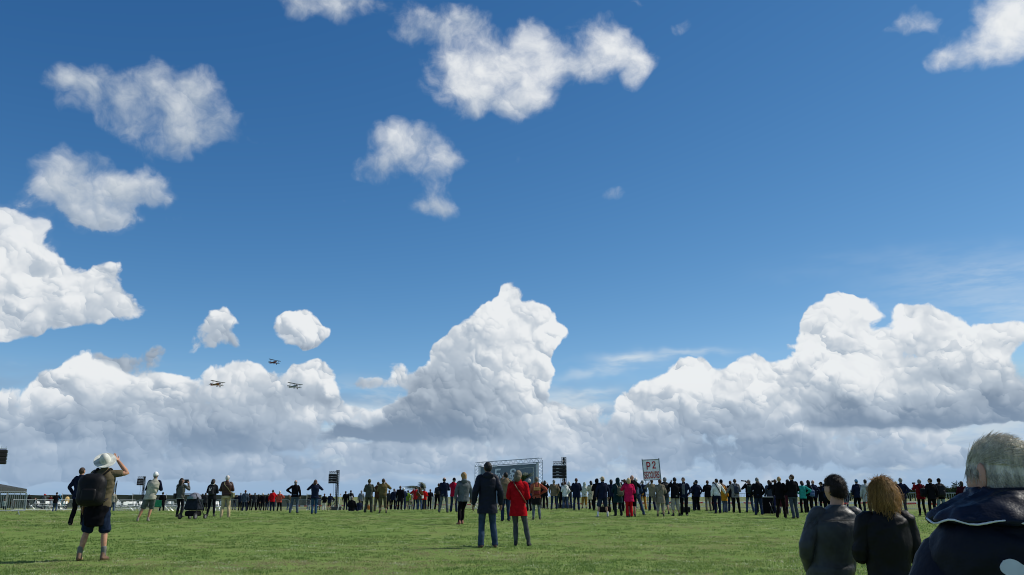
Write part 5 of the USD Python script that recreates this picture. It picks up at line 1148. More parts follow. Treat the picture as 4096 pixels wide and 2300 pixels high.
# ------------------------------------------------------------------ palms and trees
def palm(px, py, D, label, lean, rng, up=.3, L=1.3, n=13):
    p = point(px, py, D); g = gz(p[0], p[1]); hz = p[2] - g
    t = thing('palm_tree', label, 'palm', (p[0], p[1], g), 0, 'palms in front of the screen side')
    part(t, 'trunk', limb([(0, 0, 0), (.03, 0, hz * .5), (0, 0, hz)], [.13, .11, .09], 10, 4), mat('cloth', (.09, .07, .045)))
    for k in range(n):
        a = rng.uniform(0, 2 * math.pi); d = np.array([math.cos(a) + lean[0], math.sin(a) * .8, 0]); d /= max(1, np.linalg.norm(d)); el = rng.uniform(up - .3, up + .6); l = L * rng.uniform(.75, 1.1)
        c = [np.array([0, 0, hz]) + (d * s * l * math.cos(el * (1 - .5 * s)) + np.array([lean[0] * .35 * s * s * l, 0, l * (math.sin(el) * s - .55 * s * s * (1 - .3 * up))])) for s in np.linspace(0, 1, 9)]
        V, Fc = [], []; c = np.array(c); T = np.gradient(c, axis=0); T /= np.linalg.norm(T, axis=1)[:, None]
        for i in range(1, 9):
            for j in range(3):
                s = (i - 1 + j / 3) / 8; b = c[i - 1] + (c[i] - c[i - 1]) * j / 3; side = np.cross(T[i], (0, 0, 1)); side /= max(np.linalg.norm(side), .01)
                ll = L * .34 * math.sin(math.pi * min(1, .15 + s * .85)) + .04
                for sg in (-1, 1):
                    tip = b + side * sg * ll * .75 + T[i] * ll * .6 + np.array([lean[0] * .1, 0, -.25 * ll]); w = T[i] * .018; q = len(V)
                    V += [b - w, b + w, (b + tip) / 2 + w * 1.2 + (0, 0, .02), (b + tip) / 2 - w * 1.2 + (0, 0, .02), tip]; Fc += [(q, q + 1, q + 2), (q, q + 2, q + 3), (q + 3, q + 2, q + 4)]
        R = limb(c, np.linspace(.014, .005, 9), 5, 1); v2, f2 = arr(R); V = np.vstack([np.array(V), v2]); Fc = np.vstack([np.array(Fc), f2 + len(V) - len(v2)])
        part(t, 'frond', (V, Fc), mat('plastic', (.030, .048, .022), .6), False)
rg = random.Random(11)
palm(1698, 1958, 78, 'windblown palm with fronds streaming left above the red jackets', (-.9, 0), rg, .45, 1.5, 15)
palm(2090, 1925, 66, 'palm with upright dark fronds in front of the grey screen', (.0, 0), rg, 1.15, 1.15, 12)

def tree(px, D, h, w, label, seed):
    rng = np.random.default_rng(seed); p = point(px, 1985, D); g = gz(p[0], p[1])
    t = thing('tree', label, 'tree', (p[0], p[1], g), 0, 'trees along the right skyline')
    part(t, 'trunk', limb([(0, 0, -.2), (.1, 0, h * .3), (0, .1, h * .55)], [w * .06, w * .045, w * .02], 8, 2), mat('cloth', (.05, .04, .03)))
    n = 1500; cs = rng.normal(0, 1, (14, 3)) * (w * .26, w * .26, h * .17) + (0, 0, h * .58); k = rng.integers(0, 14, n)
    c = cs[k] + rng.normal(0, 1, (n, 3)) * (w * .12, w * .12, h * .09); c[:, 2] = np.maximum(c[:, 2], h * .16)
    a = rng.normal(0, 1, (n, 3)); a /= np.linalg.norm(a, axis=1)[:, None]; b = np.cross(a, rng.normal(0, 1, (n, 3))); b /= np.linalg.norm(b, axis=1)[:, None]; s = rng.uniform(.25, .5, n)[:, None]
    V = np.stack([c - a * s, c + b * s * .6, c + a * s, c - b * s * .6], 1).reshape(-1, 3); Fc = (np.arange(n)[:, None] * 4 + np.arange(4)[None])
    part(t, 'crown', (V, Fc), mat('cloth', (.030 + .008 * (seed % 3), .050 + .006 * (seed % 2), .022), 1.0), False)
tl_ = [(3622, 5.2, 7), (3640, 6.2, 8), (3660, 5.6, 7), (3690, 6.0, 8), (3725, 5.5, 9), (3765, 6.2, 9), (3798, 7.0, 7), (3816, 6.2, 7), (3836, 7.6, 8), (3860, 6.0, 8), (3400, 4.2, 8), (3430, 4.6, 9), (3520, 4.8, 9)]
for i, (px, h, w) in enumerate(tl_):
    tree(px, 520 + 12 * (i % 4), h * 1.18, w, 'dark round tree in the clump on the far right skyline' if i < 10 else 'low distant tree on the skyline behind the near spectators', 40 + i)

# ------------------------------------------------------------------ three biplanes overhead
def biplane(px, py, D, label, body, wing, yaw, bank, pitch, tail=None):
    az, tn = ray(px, py); pos = (D * math.sin(az), D * math.cos(az), D * tn)
    path = '/World/' + numbered('biplane'); X = UsdGeom.Xform.Define(stage, path); X.AddTranslateOp().Set(Gf.Vec3d(*map(float, pos)))
    X.AddRotateZOp().Set(yaw); X.AddRotateXOp().Set(pitch); X.AddRotateYOp().Set(bank); tag(X, label, 'biplane', 'biplanes flying in formation')
    bm, wm, dk = mat('paint', body), mat('paint', wing), mat('rubber', (.012, .012, .012))
    part(path, 'fuselage', torso([(-3.9, .07, .16, 0), (-2.6, .20, .30, .0), (-1.0, .36, .46, .02), (.2, .42, .52, .02), (1.4, .42, .48, 0), (1.9, .40, .42, 0)], lambda z: (0, 0, 0), 18, 2.3, 3).rotate((90, 0, 0)).mirror((0, 1, 0)) , bm, 50)
    part(path, 'engine_cowling', m3.Manifold.cylinder(.55, .47, .40, 22).rotate((-90, 0, 0)).translate((0, 1.75, 0)), mat('metal', (.16, .16, .17), .4))
    def wingm(span, ch, y, z, dih):
        prof = [(-.5, 0), (-.35, .045), (0, .065), (.3, .055), (.5, .0), (.3, -.02), (0, -.03), (-.35, -.02)]; R = []
        for s in np.linspace(-1, 1, 15):
            k = 1 if abs(s) < .9 else .86 if abs(s) < .99 else .55
            R.append([(s * span / 2, y + ch * k * a, z + ch * b + abs(s) * dih) for a, b in prof])
        return rings(np.array(R))
    part(path, 'upper_wing', wingm(8.4, 1.35, .75, 1.05, .12), wm, 40); part(path, 'lower_wing', wingm(8.0, 1.25, .15, -.42, .16), wm, 40)
    for sx in (-1, 1):
        for yo in (-.35, .35): part(path, 'wing_strut', bar((sx * 2.8, .2 + yo, -.33), (sx * 2.8, .75 + yo, 1.12), .05, 6), bm)
        part(path, 'cabane_strut', bar((sx * .3, .55, .4), (sx * .45, .8, 1.06), .035, 6), dk)
        part(path, 'gear_leg', cat([bar((sx * .3, 1.1, -.35), (sx * .85, 1.25, -1.15), .05, 6), bar((sx * .3, .5, -.35), (sx * .85, 1.2, -1.15), .035, 6)]), bm)
        part(path, 'wheel', m3.Manifold.cylinder(.14, .33, .33, 20).rotate((0, 90, 0)).translate((sx * .92 - .07, 1.25, -1.2)), dk)
    part(path, 'axle', bar((-.9, 1.25, -1.18), (.9, 1.25, -1.18), .035, 6), dk)
    part(path, 'tailplane', wingm(2.8, .95, -3.5, .12, 0), wm, 40)
    fin = rings(np.array([[(-.03, -3.0, .1), (.03, -3.0, .1), (.03, -4.1, .0), (-.03, -4.1, .0)], [(-.03, -3.35, .7), (.03, -3.35, .7), (.03, -4.2, .8), (-.03, -4.2, .8)], [(-.02, -3.7, 1.05), (.02, -3.7, 1.05), (.02, -4.1, 1.0), (-.02, -4.1, 1.0)]]))
    part(path, 'fin', fin, mat('paint', tail or body), 40)
    part(path, 'propeller', unite([rbox(.14, .04, 1.9, .018, (0, 2.36, 0)), m3.Manifold.cylinder(.16, .12, .03, 12).rotate((-90, 0, 0)).translate((0, 2.3, 0))]).rotate((0, 35, 0)), mat('plastic', (.03, .02, .015)))
    part(path, 'windscreen', rbox(.5, .22, .25, .05, (0, .12, .56)), mat('plastic', (.02, .025, .03), .2)); part(path, 'tail_skid', bar((0, -3.6, -.1), (0, -3.9, -.45), .03, 6), dk)
biplane(867, 1537, 420, 'orange biplane with dark wings, leftmost and lowest of the three', (.50, .17, .03), (.04, .07, .08), -119, -2, 4, (.4, .05, .04))
biplane(1096, 1449, 520, 'dark biplane with red nose, highest of the three', (.22, .012, .03), (.012, .02, .035), -127, -3, 4)
biplane(1177, 1545, 420, 'pale grey biplane with dark wings, rightmost of the three', (.42, .45, .44), (.05, .075, .08), -131, -3, 5)

# ------------------------------------------------------------------ the spectators
def pushchair(px, py, D, yaw):
    p = point(px, py, D); t = thing('pushchair', 'grey hooded pushchair seen from behind next to the tablet woman', 'pushchair', (p[0], p[1], gz(p[0], p[1])), yaw)
    fr, fab, hd = mat('metal', (.05, .05, .055), .4), mat('cloth', (.018, .022, .03)), mat('cloth', (.16, .17, .21))
    part(t, 'canopy', crumple(skull(1.0).scale((2.75, 3.0, 2.1)).trim_by_plane((0, 0, 1.), -.02).translate((0, .10, .80)), .01, .05, seed=3), hd, 60)
    part(t, 'canopy_window', rbox(.26, .02, .10, .008, (-.02, -.205, .83)), mat('plastic', (.10, .16, .18), .2))
    part(t, 'seat_body', crumple(unite([m3.Manifold.batch_hull([ball((sx * .20, .0, .80), .05), ball((sx * .25, -.06, .42), .07), ball((sx * .22, .30, .40), .06)]) for sx in (-1, 1)] + [m3.Manifold.batch_hull([ball((sx * .20, -.02, .80), .05) for sx in (-1, 1)] + [ball((sx * .25, -.08, .42), .07) for sx in (-1, 1)] + [ball((sx * .22, .30, .38), .05) for sx in (-1, 1)])]), .012, .05, seed=8), fab, 60)
    part(t, 'basket', rbox(.46, .52, .20, .05, (0, .08, .22)), mat('cloth', (.010, .010, .012)))
    for sx in (-1, 1):
        part(t, 'frame_tube', cat([bar((sx * .29, -.30, .98), (sx * .29, .40, .12), .014), bar((sx * .29, -.02, .62), (sx * .31, -.28, .13), .014)]), fr)
        for y, r in ((-.30, .12), (.40, .095)):
            w = part(t, 'wheel', m3.Manifold.cylinder(.05, r, r, 20).rotate((0, 90, 0)).translate((sx * .34 - .025, y, r)), mat('rubber', (.012, .012, .012)))
            usdkit.mesh(stage, w + '/rim', m3.Manifold.cylinder(.056, r * .6, r * .6, 16).rotate((0, 90, 0)).translate((sx * .34 - .028, y, r)), mat('plastic', (.12, .12, .13)), smooth=45)
    part(t, 'handle', cat([bar((-.29, -.30, .98), (.29, -.30, .98), .017)]), mat('rubber', (.02, .02, .02)))
q_ = full('A', 1150, 900); pushchair(q_[0], q_[1], 37.5, -12)

def ex_tied_coat(path, g):
    at, s = g['at'], g['s']
    part(path, 'tied_coat', scaled(crumple(torso([(.62, .19, .10, -.05), (.75, .215, .13, -.03), (.92, .195, .135, -.01), (1.0, .175, .125, 0)], g['shift'], 18, 2.3, 3), .03, .04, seed=21), s), mat('cloth', (.012, .011, .012)), 60)
def ex_jacket_waist(path, g):
    s = g['s']
    part(path, 'tied_jacket', scaled(crumple(torso([(.56, .14, .09, -.07), (.70, .18, .12, -.05), (.92, .195, .135, -.02), (1.03, .17, .12, 0)], g['shift'], 18, 2.3, 3), .03, .035, seed=5), s), mat('cloth', (.007, .007, .009)), 60)
def ex_eyes(path, g):
    for sx in (-1, 1): part(path, 'eye', g['onhead'](ball((sx * .031, .082, .012), (.011, .009, .008), 10)), mat('plastic', (.05, .03, .02), .2))
    part(path, 'mouth', g['onhead'](ball((0, .098, -.062), (.022, .006, .005), 10)), mat('skin', (.25, .09, .08)))
def ex_hem(col):
    def f(path, g): part(path, 'hem', scaled(torso([(.835, .183, .132, 0), (.87, .186, .134, 0)], g['shift'], 20, 2.35, 2), g['s']), mat('cloth', col), 60)
    return f
def ex_scarf(col):
    def f(path, g): part(path, 'collar', scaled(crumple(torso([(1.465, .095, .085, -.02), (1.50, .088, .082, -.018), (1.54, .078, .076, -.014)], g['shift'], 16, 2.1, 2), .012, .03, seed=2), g['s']), mat('cloth', col), 60)
    return f

STYLE = dict(
    hatman=dict(top=('tshirt', (.105, .088, .055)), bot=('shorts', (.012, .020, .042)), hair=('short', 'grey'), hat=('brim', (.52, .53, .48), .180, 30), arms=('down', ((.17, .08, .02), (-.02, .17, .23))), head=(14, 16, -6), socks=(.14, .14, .13), shoes=(.13, .075, .045), stance=((-.20, -.02), (.17, .0)), fine=2, yaw=-14, bulk=1.08, extra=ex_jacket_waist, lean=(.05, -.03), skin=(.40, .21, .13)),
    vestman=dict(top=('vest', (.36, .35, .29)), bot=('shorts', (.085, .10, .095)), hair=('fringe', 'grey'), hat=('cap', WHITE), sleeves=NAVY, arms='front', head=(-18, 6), stance=((-.34, -.05), (-.02, .05)), fine=1, yaw=-6, bulk=1.1, lean=(.10, 0), shoes=(.16, .14, .11), skin=(.36, .18, .11)),
    tabletwoman=dict(top=('sweater', (.075, .077, .072)), bot=('slim', (.010, .011, .015)), hair=('long', 'dark'), arms=((.10, .10, -.20), (-.05, .26, .10)) and (((.08, .12, -.20), (-.10, .28, .10)), ((.15, .16, -.18), (.0, .30, .10))), head=(-28, 6), fine=1, yaw=-30, extra=ex_hem((.5, .5, .48)), stance=((-.10, 0), (.10, .02)), shoes=(.03, .022, .02)),
    blackwoman=dict(top=('jacket', (.013, .015, .018)), bot=('slim', (.008, .010, .016)), hair=('bob', 'black'), arms='front', head=(-20, 6), fine=1, yaw=-16, extra=ex_scarf((.45, .42, .34)), stance=((-.16, -.03), (.13, .05)), bulk=1.06),
    leatherman=dict(top=('blouson', (.034, .011, .008), 'leather'), bot=('trousers', (.40, .32, .19)), hair=('short', 'white'), arms='front', head=(-12, 8), fine=1, yaw=-4, bulk=1.12, stance=((-.15, 0), (.15, .02)), shoes=(.3, .24, .16), skin=(.42, .2, .14)),
    creambag={}, whitebag={}, blackpack={}, cam1={}, khakipack={}, bluepack={}, beigewoman={}, blackpack2={}, facing=dict(extra=ex_eyes), pinkhood={}, whitestrap={}, slingbag={}, lensman={}, cam2={}, skypack={}, handbag={}, phoneman={}, bigpack={},
    hoodie=dict(top=('jacket', (.085, .10, .108)), bot=('slim', (.006, .006, .007)), hair=('curly', (.26, .16, .06)), hood='down', arms='down', head=(12, 6), fine=1, stance=((-.22, -.26), (.02, .18)), shoes=(.22, .08, .05), yaw=18, extra=ex_hem((.4, .38, .25))),
    centreman=dict(top=('parka', (.0055, .0075, .017), 'shell'), bot=('jeans', (.030, .050, .085)), hair=('short', 'black'), hood='down', arms='loose', head=(14, 10), fine=2, stance=((-.13, -.02), (.17, .04)), shoes=(.06, .03, .022), bulk=.98, yaw=8, skin=(.28, .14, .10)),
    redwoman=dict(top=('parka', (.36, .007, .012), 'cloth'), bot=('slim', (.062, .070, .072)), hair=('bob', (.13, .11, .075)), arms='front', hood=None, head=(-16, 8), fine=2, stance=((-.06, .0), (.24, .04)), shoes=(.016, .016, .018), bulk=.98, yaw=-8, legk=1.12, collar=.02),
    coralwoman=dict(top=('sweater', (.30, .075, .05)), bot=('slim', (.10, .12, .135)), hair=('short', (.11, .09, .06)), arms=('front', 'hip'), head=(10, 8), fine=1, stance=((-.13, -.02), (.15, .05)), extra=ex_tied_coat, legk=1.1, bulk=1.05, yaw=6),
)
def sgn(h): return (hash(h) if False else sum(map(ord, h))) % 97
for (x, ya, yb, H, label, k) in PEOPLE:
    k = dict(k); key = k.pop('key', None); ht = k.pop('ht', H)
    if key: k = {**k, **STYLE[key]}
    sx_, sy_, _ = spot(x, ya, yb, ht); g = gz(sx_, sy_); r_ = random.Random(label)
    k.setdefault('yaw', (14 if x > 1900 else -6) + r_.uniform(-12, 12)); k.setdefault('head', ((12 if x > 1500 else -10) + r_.uniform(-14, 14), r_.uniform(4, 14)))
    if 'stance' not in k and k.get('pose', 'stand') == 'stand': k['stance'] = ((-.10 - r_.uniform(0, .07), r_.uniform(-.07, .05)), (.10 + r_.uniform(0, .07), r_.uniform(-.05, .09)))
    k['yaw'] -= math.degrees(math.atan2(sx_, sy_)) * .9
    k.setdefault('bulk', r_.uniform(1.02, 1.14))
    if k.get('arms') == 'front' and not key: k['arms'] = r_.choice(['front', 'fold', 'front', ('front', 'fold'), ('fold', 'front'), ('eye', 'front'), ('front', 'eye'), 'eye', 'down', ('front', 'pocket'), 'front', ('down', 'front')])
    raised = any(isinstance(a, str) and a in ('eye', 'eyewide', 'shade', 'phone') for a in ((k.get('arms'),) if isinstance(k.get('arms'), str) else (k.get('arms') or ())))
    path, inf = person((sx_, sy_, g), H, label, seed=sgn(label), hand_kind='grip' if raised else 'relaxed', **k)
    if key == 'hatman':
        backpack(inf, (.006, .006, .007), 'large black backpack on the back of the sun hat man', .44, .54, .28, 1.16, x=-.07, group=None, dome=True)
    elif key == 'tabletwoman':
        slab_in_hands(inf, 'dark tablet held up by the long haired woman', 'tablet', 'tablet', (.24, .012, .17), off=(0, .03, .10)); shoulder_bag(inf, (.010, .010, .011), 'black bag at the hip of the tablet woman', -1, .95, .24, .24, .12, cross=False)
    elif key == 'blackwoman':
        backpack(inf, (.014, .016, .019), 'black backpack with two white stripes on the dark haired woman', .27, .40, .13, 1.2)
        t = [p for p in stage.GetPrimAtPath('/World').GetChildren() if p.GetName().startswith('backpack')][-1].GetPath().pathString
        for dx in (-.03, .035): part(t, 'white_stripe', scaled(move(box(.018, .012, .15), rotm(0, 0, 9), inf['at'](dx - .02, -inf['depth'] - .20, 1.27)), inf['s']), mat('paint', (.7, .7, .7)))
    elif key == 'leatherman': shoulder_bag(inf, (.14, .13, .06), 'khaki canvas bag at the right hip of the leather jacket man', 1, .93, .30, .20, .12)
    elif key == 'creambag': backpack(inf, (.45, .43, .33), 'cream rucksack worn low by the person with white collar', .24, .30, .10, 1.02, strapcol=(.5, .48, .4))
    elif key == 'whitebag': shoulder_bag(inf, (.5, .52, .52), 'white shoulder bag of the woman in brown jacket', 1, .97, .28, .22, .10)
    elif key == 'coralwoman':
        backpack(inf, (.16, .018, .018), 'small red leather backpack with tan flap on the coral sweater', .25, .28, .10, 1.16, strapcol=(.35, .14, .04))
        t = [p for p in stage.GetPrimAtPath('/World').GetChildren() if p.GetName().startswith('backpack')][-1].GetPath().pathString
        part(t, 'flap', scaled(rbox(.27, .03, .14, .012, tuple(inf['at'](0, -inf['depth'] - .125, 1.27))), inf['s']), mat('leather', (.42, .20, .06)), 60)
    elif key == 'redwoman':
        t = thing('bag_strap', 'thin brown strap crossing the back of the red coat', 'bag strap', inf['loc'], inf['yaw']); D = inf['depth'] + .018; at = inf['at']
        sp = [at(-.10, -.07, 1.515), at(-.07, -D * .86, 1.44), at(-.02, -D - .002, 1.36), at(.06, -D - .006, 1.25), at(.14, -D * .92, 1.12), at(.205, -D * .5, 1.0)]
        part(t, 'strap', scaled(limb(sp, [.009] * 6, 6, 4, (0, 1, 0), 1.5), inf['s']), mat('leather', (.13, .05, .02)))
    elif key in ('cam1', 'cam2'): camera_in_hands(inf, {'cam1': 'dark camera raised by the person left of the magenta jacket', 'cam2': 'dark camera raised behind the blond person'}[key], .12)
    elif key == 'lensman': camera_in_hands(inf, 'camera with long lens pointing left above the crowd', .22); backpack(inf, (.008, .022, .018), 'dark green backpack of the long lens photographer', .30, .44, .15)
    elif key == 'khakipack': backpack(inf, (.11, .105, .065), 'khaki backpack worn over the dark teal raincoat', .28, .44, .16, 1.13, strapcol=(.3, .28, .2), x=.06)
    elif key == 'bluepack': backpack(inf, (.05, .085, .14), 'blue grey backpack of the striding white haired man', .28, .44, .17, 1.18, x=.05)
    elif key == 'blackpack': backpack(inf, (.006, .006, .007), 'black backpack beside the balding man in navy', .30, .44, .18, 1.2)
    elif key == 'blackpack2': backpack(inf, (.010, .009, .010), 'black backpack of the man in blue shorts', .28, .42, .15, 1.22)
    elif key == 'beigewoman': shoulder_bag(inf, (.10, .085, .06), 'brown shoulder bag of the woman in beige tunic', -1, .82, .28, .26, .11)
    elif key == 'pinkhood':
        backpack(inf, (.02, .06, .20), 'bright blue backpack under the pink hood', .22, .30, .13, 1.12)
        part(path, 'pink_hood', scaled(crumple(unite([ball(inf['at'](0, -.115, 1.47), (.13, .075, .10), 14)]), .01, .03), inf['s']), mat('cloth', (.50, .015, .10)), 60)
    elif key == 'whitestrap':
        t = thing('bag_strap', 'black diagonal strap across the white jacket', 'bag strap', inf['loc'], inf['yaw']); D = inf['depth'] + .016; at = inf['at']
        sp = [at(-.09, -.06, 1.515), at(-.08, -D * .86, 1.43), at(-.02, -D - .002, 1.32), at(.06, -D - .004, 1.18), at(.13, -D * .95, 1.05), at(.19, -D * .5, .96)]
        part(t, 'strap', scaled(limb(sp, [.014] * 6, 6, 4, (0, 1, 0), 1.6), inf['s']), mat('cloth', (.01, .01, .011)))
    elif key == 'slingbag': backpack(inf, (.018, .026, .045), 'navy sling bag on the grey jacket, worn to the right', .24, .42, .15, 1.18, x=.10)
    elif key == 'skypack': backpack(inf, (.05, .10, .20), 'light blue backpack hanging low on a person in black', .27, .38, .15, 1.05, x=.12)
    elif key == 'handbag': shoulder_bag(inf, (.010, .012, .018), 'dark handbag of the person in light blue cap', 1, .92, .32, .26, .12, cross=False)
    elif key == 'phoneman': slab_in_hands({**inf, 'two': False, 'wri': [inf['wri'][1], inf['wri'][0]]}, 'phone held high by the person in dark red', 'phone', 'phone', (.16, .012, .09), (.01, .012, .03), (0, .05, .09)); backpack(inf, (.006, .006, .007), 'black backpack hanging off the dark red jacket', .28, .42, .18, 1.12, x=.08)
    elif key == 'bigpack': backpack(inf, (.010, .010, .012), 'large black backpack on the person in light jeans, far right', .36, .56, .26, 1.18)


# ------------------------------------------------------------------ three spectators close to the camera
def strands(n, length, radius, comb, seed, curl=0.0, k=1.05, cut=(-.02, -.05), lift=.25, segs=6, spread=.3, flat=.85):
    """hair as thin tapered three sided strands rooted on the scalp; comb(p) gives the direction each is brushed"""
    rng = np.random.default_rng(seed); d = rng.normal(0, 1, (n * 4, 3)); d /= np.linalg.norm(d, axis=1)[:, None]
    p = d * (.082, .1, .116) * k
    ok = (p @ np.array([0, -.80, .60]) > cut[0]) & (p @ np.array([0, -.25, 1.0]) > cut[1]) & (p @ np.array([0, -.97, .24]) > -.05) & ~((np.abs(p[:, 0]) > .052) & (p[:, 1] > -.034) & (p[:, 2] < .034) & (length < .1)); p = p[ok][:n]; d = d[ok][:n]; n = len(p)
    nrm = d / (.082, .1, .116); nrm /= np.linalg.norm(nrm, axis=1)[:, None]
    c = np.array([comb(q) for q in p]); c = c - nrm * (c * nrm).sum(1)[:, None] * flat; c = c / np.maximum(np.linalg.norm(c, axis=1), .05)[:, None] + rng.normal(0, spread, (n, 3))
    L_ = length * rng.uniform(.55, 1.15, n)[:, None]; P_ = [p]
    cur = p.copy(); dirv = c + nrm * lift; dirv /= np.linalg.norm(dirv, axis=1)[:, None]
    ph = rng.uniform(0, 6.28, n); s1 = np.cross(dirv, nrm); s1 /= np.maximum(np.linalg.norm(s1, axis=1), .05)[:, None]
    for i in range(segs):
        dirv = dirv + np.array([0, 0, -.10]) * (length > .08) - nrm * .10 * lift; dirv /= np.linalg.norm(dirv, axis=1)[:, None]
        cur = cur + dirv * L_ / segs
        t = (i + 1) / segs * (L_[:, 0] / .05) * 2.2 + ph
        P_.append(cur + curl * (s1 * np.cos(t)[:, None] + nrm * np.sin(t)[:, None] * .8) * min(1, (i + 1) / 3))
    P_ = np.stack(P_, 1)                                                   # n, segs+1, 3
    r = radius * np.linspace(1, .25, segs + 1); a = np.arange(3) * 2.094
    off = r[None, :, None, None] * (np.cos(a)[None, None, :, None] * s1[:, None, None] + np.sin(a)[None, None, :, None] * nrm[:, None, None])
    V = (P_[:, :, None] + off); m = (segs + 1) * 3; V = V.reshape(-1, 3)
    i = np.arange(segs)[:, None] * 3; j = np.arange(3)[None]; kx = (j + 1) % 3
    f = np.concatenate([np.stack([i + j, i + kx, i + 3 + kx], -1).reshape(-1, 3), np.stack([i + j, i + 3 + kx, i + 3 + j], -1).reshape(-1, 3)])
    return V, (f[None] + np.arange(n)[:, None, None] * m).reshape(-1, 3)

def near(px, ytop, D, label, **k):
    p = point(px, ytop, D); g = gz(p[0], p[1])
    return person((p[0], p[1], g), (p[2] - g) / 1.012, label, **k)

def on_head(g, V):
    return (np.asarray(V) @ g['HR'].T + g['hc']) * g['s']
def curls(path, g):
    hm = mat('hair', (.34, .19, .06)); hd = path + '/hair'
    comb = lambda q: np.array([q[0] * 2.5, -.3, -1.0 if q[2] < .07 else -.25])
    for i, a in enumerate(((2200, .060, .0028, comb, 3, .0085, 1.05, (-.03, -.12), .30, 9, .30), (1500, .215, .0030, comb, 4, .0085, 1.03, (-.012, -.14), .06, 16, .14))):
        V, Fc = strands(*a); tag(usdkit.mesh(stage, hd + '/curls' + ('' if i == 0 else '_001'), (on_head(g, V), Fc), hm, smooth=True), kind='stuff')
def crop_hair(col, n=2600, length=.028, lift=.9, seed=1):
    def f(path, g):
        V, Fc = strands(n, length, .0011, lambda q: np.array([.2, -.5, -.6 if q[2] < .05 else .1]), seed, 0, 1.055, (-.022, -.045), lift, 3, .45)
        tag(usdkit.mesh(stage, path + '/hair/strands', (on_head(g, V), Fc), mat('hair', col), smooth=True), kind='stuff')
    return f
def seams(path, g, s_, lines, r, m):
    part(path, 'seam', scaled(cat([limb(l, [r] * len(l), 5, 3) for l in lines]), s_), m, 60)

def leather_extra(path, g):
    crop_hair((.020, .013, .010))(path, g)
    at, s = g['at'], g['s']; m = mat('leather', (.018, .021, .022), .5)
    D = .148
    seams(path, g, s, [[at(x, -D * (1 - .9 * abs(x) ** 1.5) - .004, 1.385 - .25 * x * x) for x in np.linspace(-.17, .17, 9)], [at(x, -.142, .905) for x in np.linspace(-.14, .14, 7)]], .0022, m)
    ls = []                                                               # quilting round the upper sleeves
    for i in (0, 1):
        S, E = g['sho'][i], g['elb'][i]; T = trimesh.geometry.align_vectors((0, 0, 1), (E - S) / np.linalg.norm(E - S))[:3, :3]
        for k in range(9):
            for sg in (-1, 1):
                pts = []
                for u in np.linspace(.12, .92, 12):
                    a = k * 2 * math.pi / 9 + sg * u * 2.4; r = .0745 - .010 * u
                    pts.append(S + (E - S) * u + T @ np.array([math.cos(a) * r, math.sin(a) * r, 0]))
                ls.append(pts)
    seams(path, g, s, ls, .0016, m)
    part(path, 'collar', scaled(crumple(torso([(1.465, .092, .084, -.018), (1.49, .080, .079, -.015), (1.512, .075, .075, -.012)], g['shift'], 20, 2.1, 2), .004, .02), s), mat('leather', (.030, .034, .037), .36), 60)

near(3288, 1893, 7.7, 'dark haired man in grey leather jacket with quilted sleeves, close by', top=('blouson', (.024, .0275, .028), 'leather'), collar=-.025, bot=('jeans', DJEAN), hair=('short', (.016, .010, .008)), arms=('pocket', 'front'), fine=2, yaw=2, head=(22, 4), extra=leather_extra, bulk=1.17, lean=(.10, 0), group='spectators close to the camera', skin=(.40, .22, .15))
near(3522, 1900, 7.3, 'curly blond haired woman in black jacket between the two near men', top=('jacket', (.003, .003, .0035), 'shell'), bot=('trousers', BLACK), hair=('bob', (.19, .10, .035)), arms=(((.06, .02, -.285), (-.09, .21, -.21)), ((.06, .02, -.285), (-.09, .21, -.21))), fine=2, yaw=-4, head=(8, 4), extra=curls, bulk=.98, group='spectators close to the camera', collar=.01)

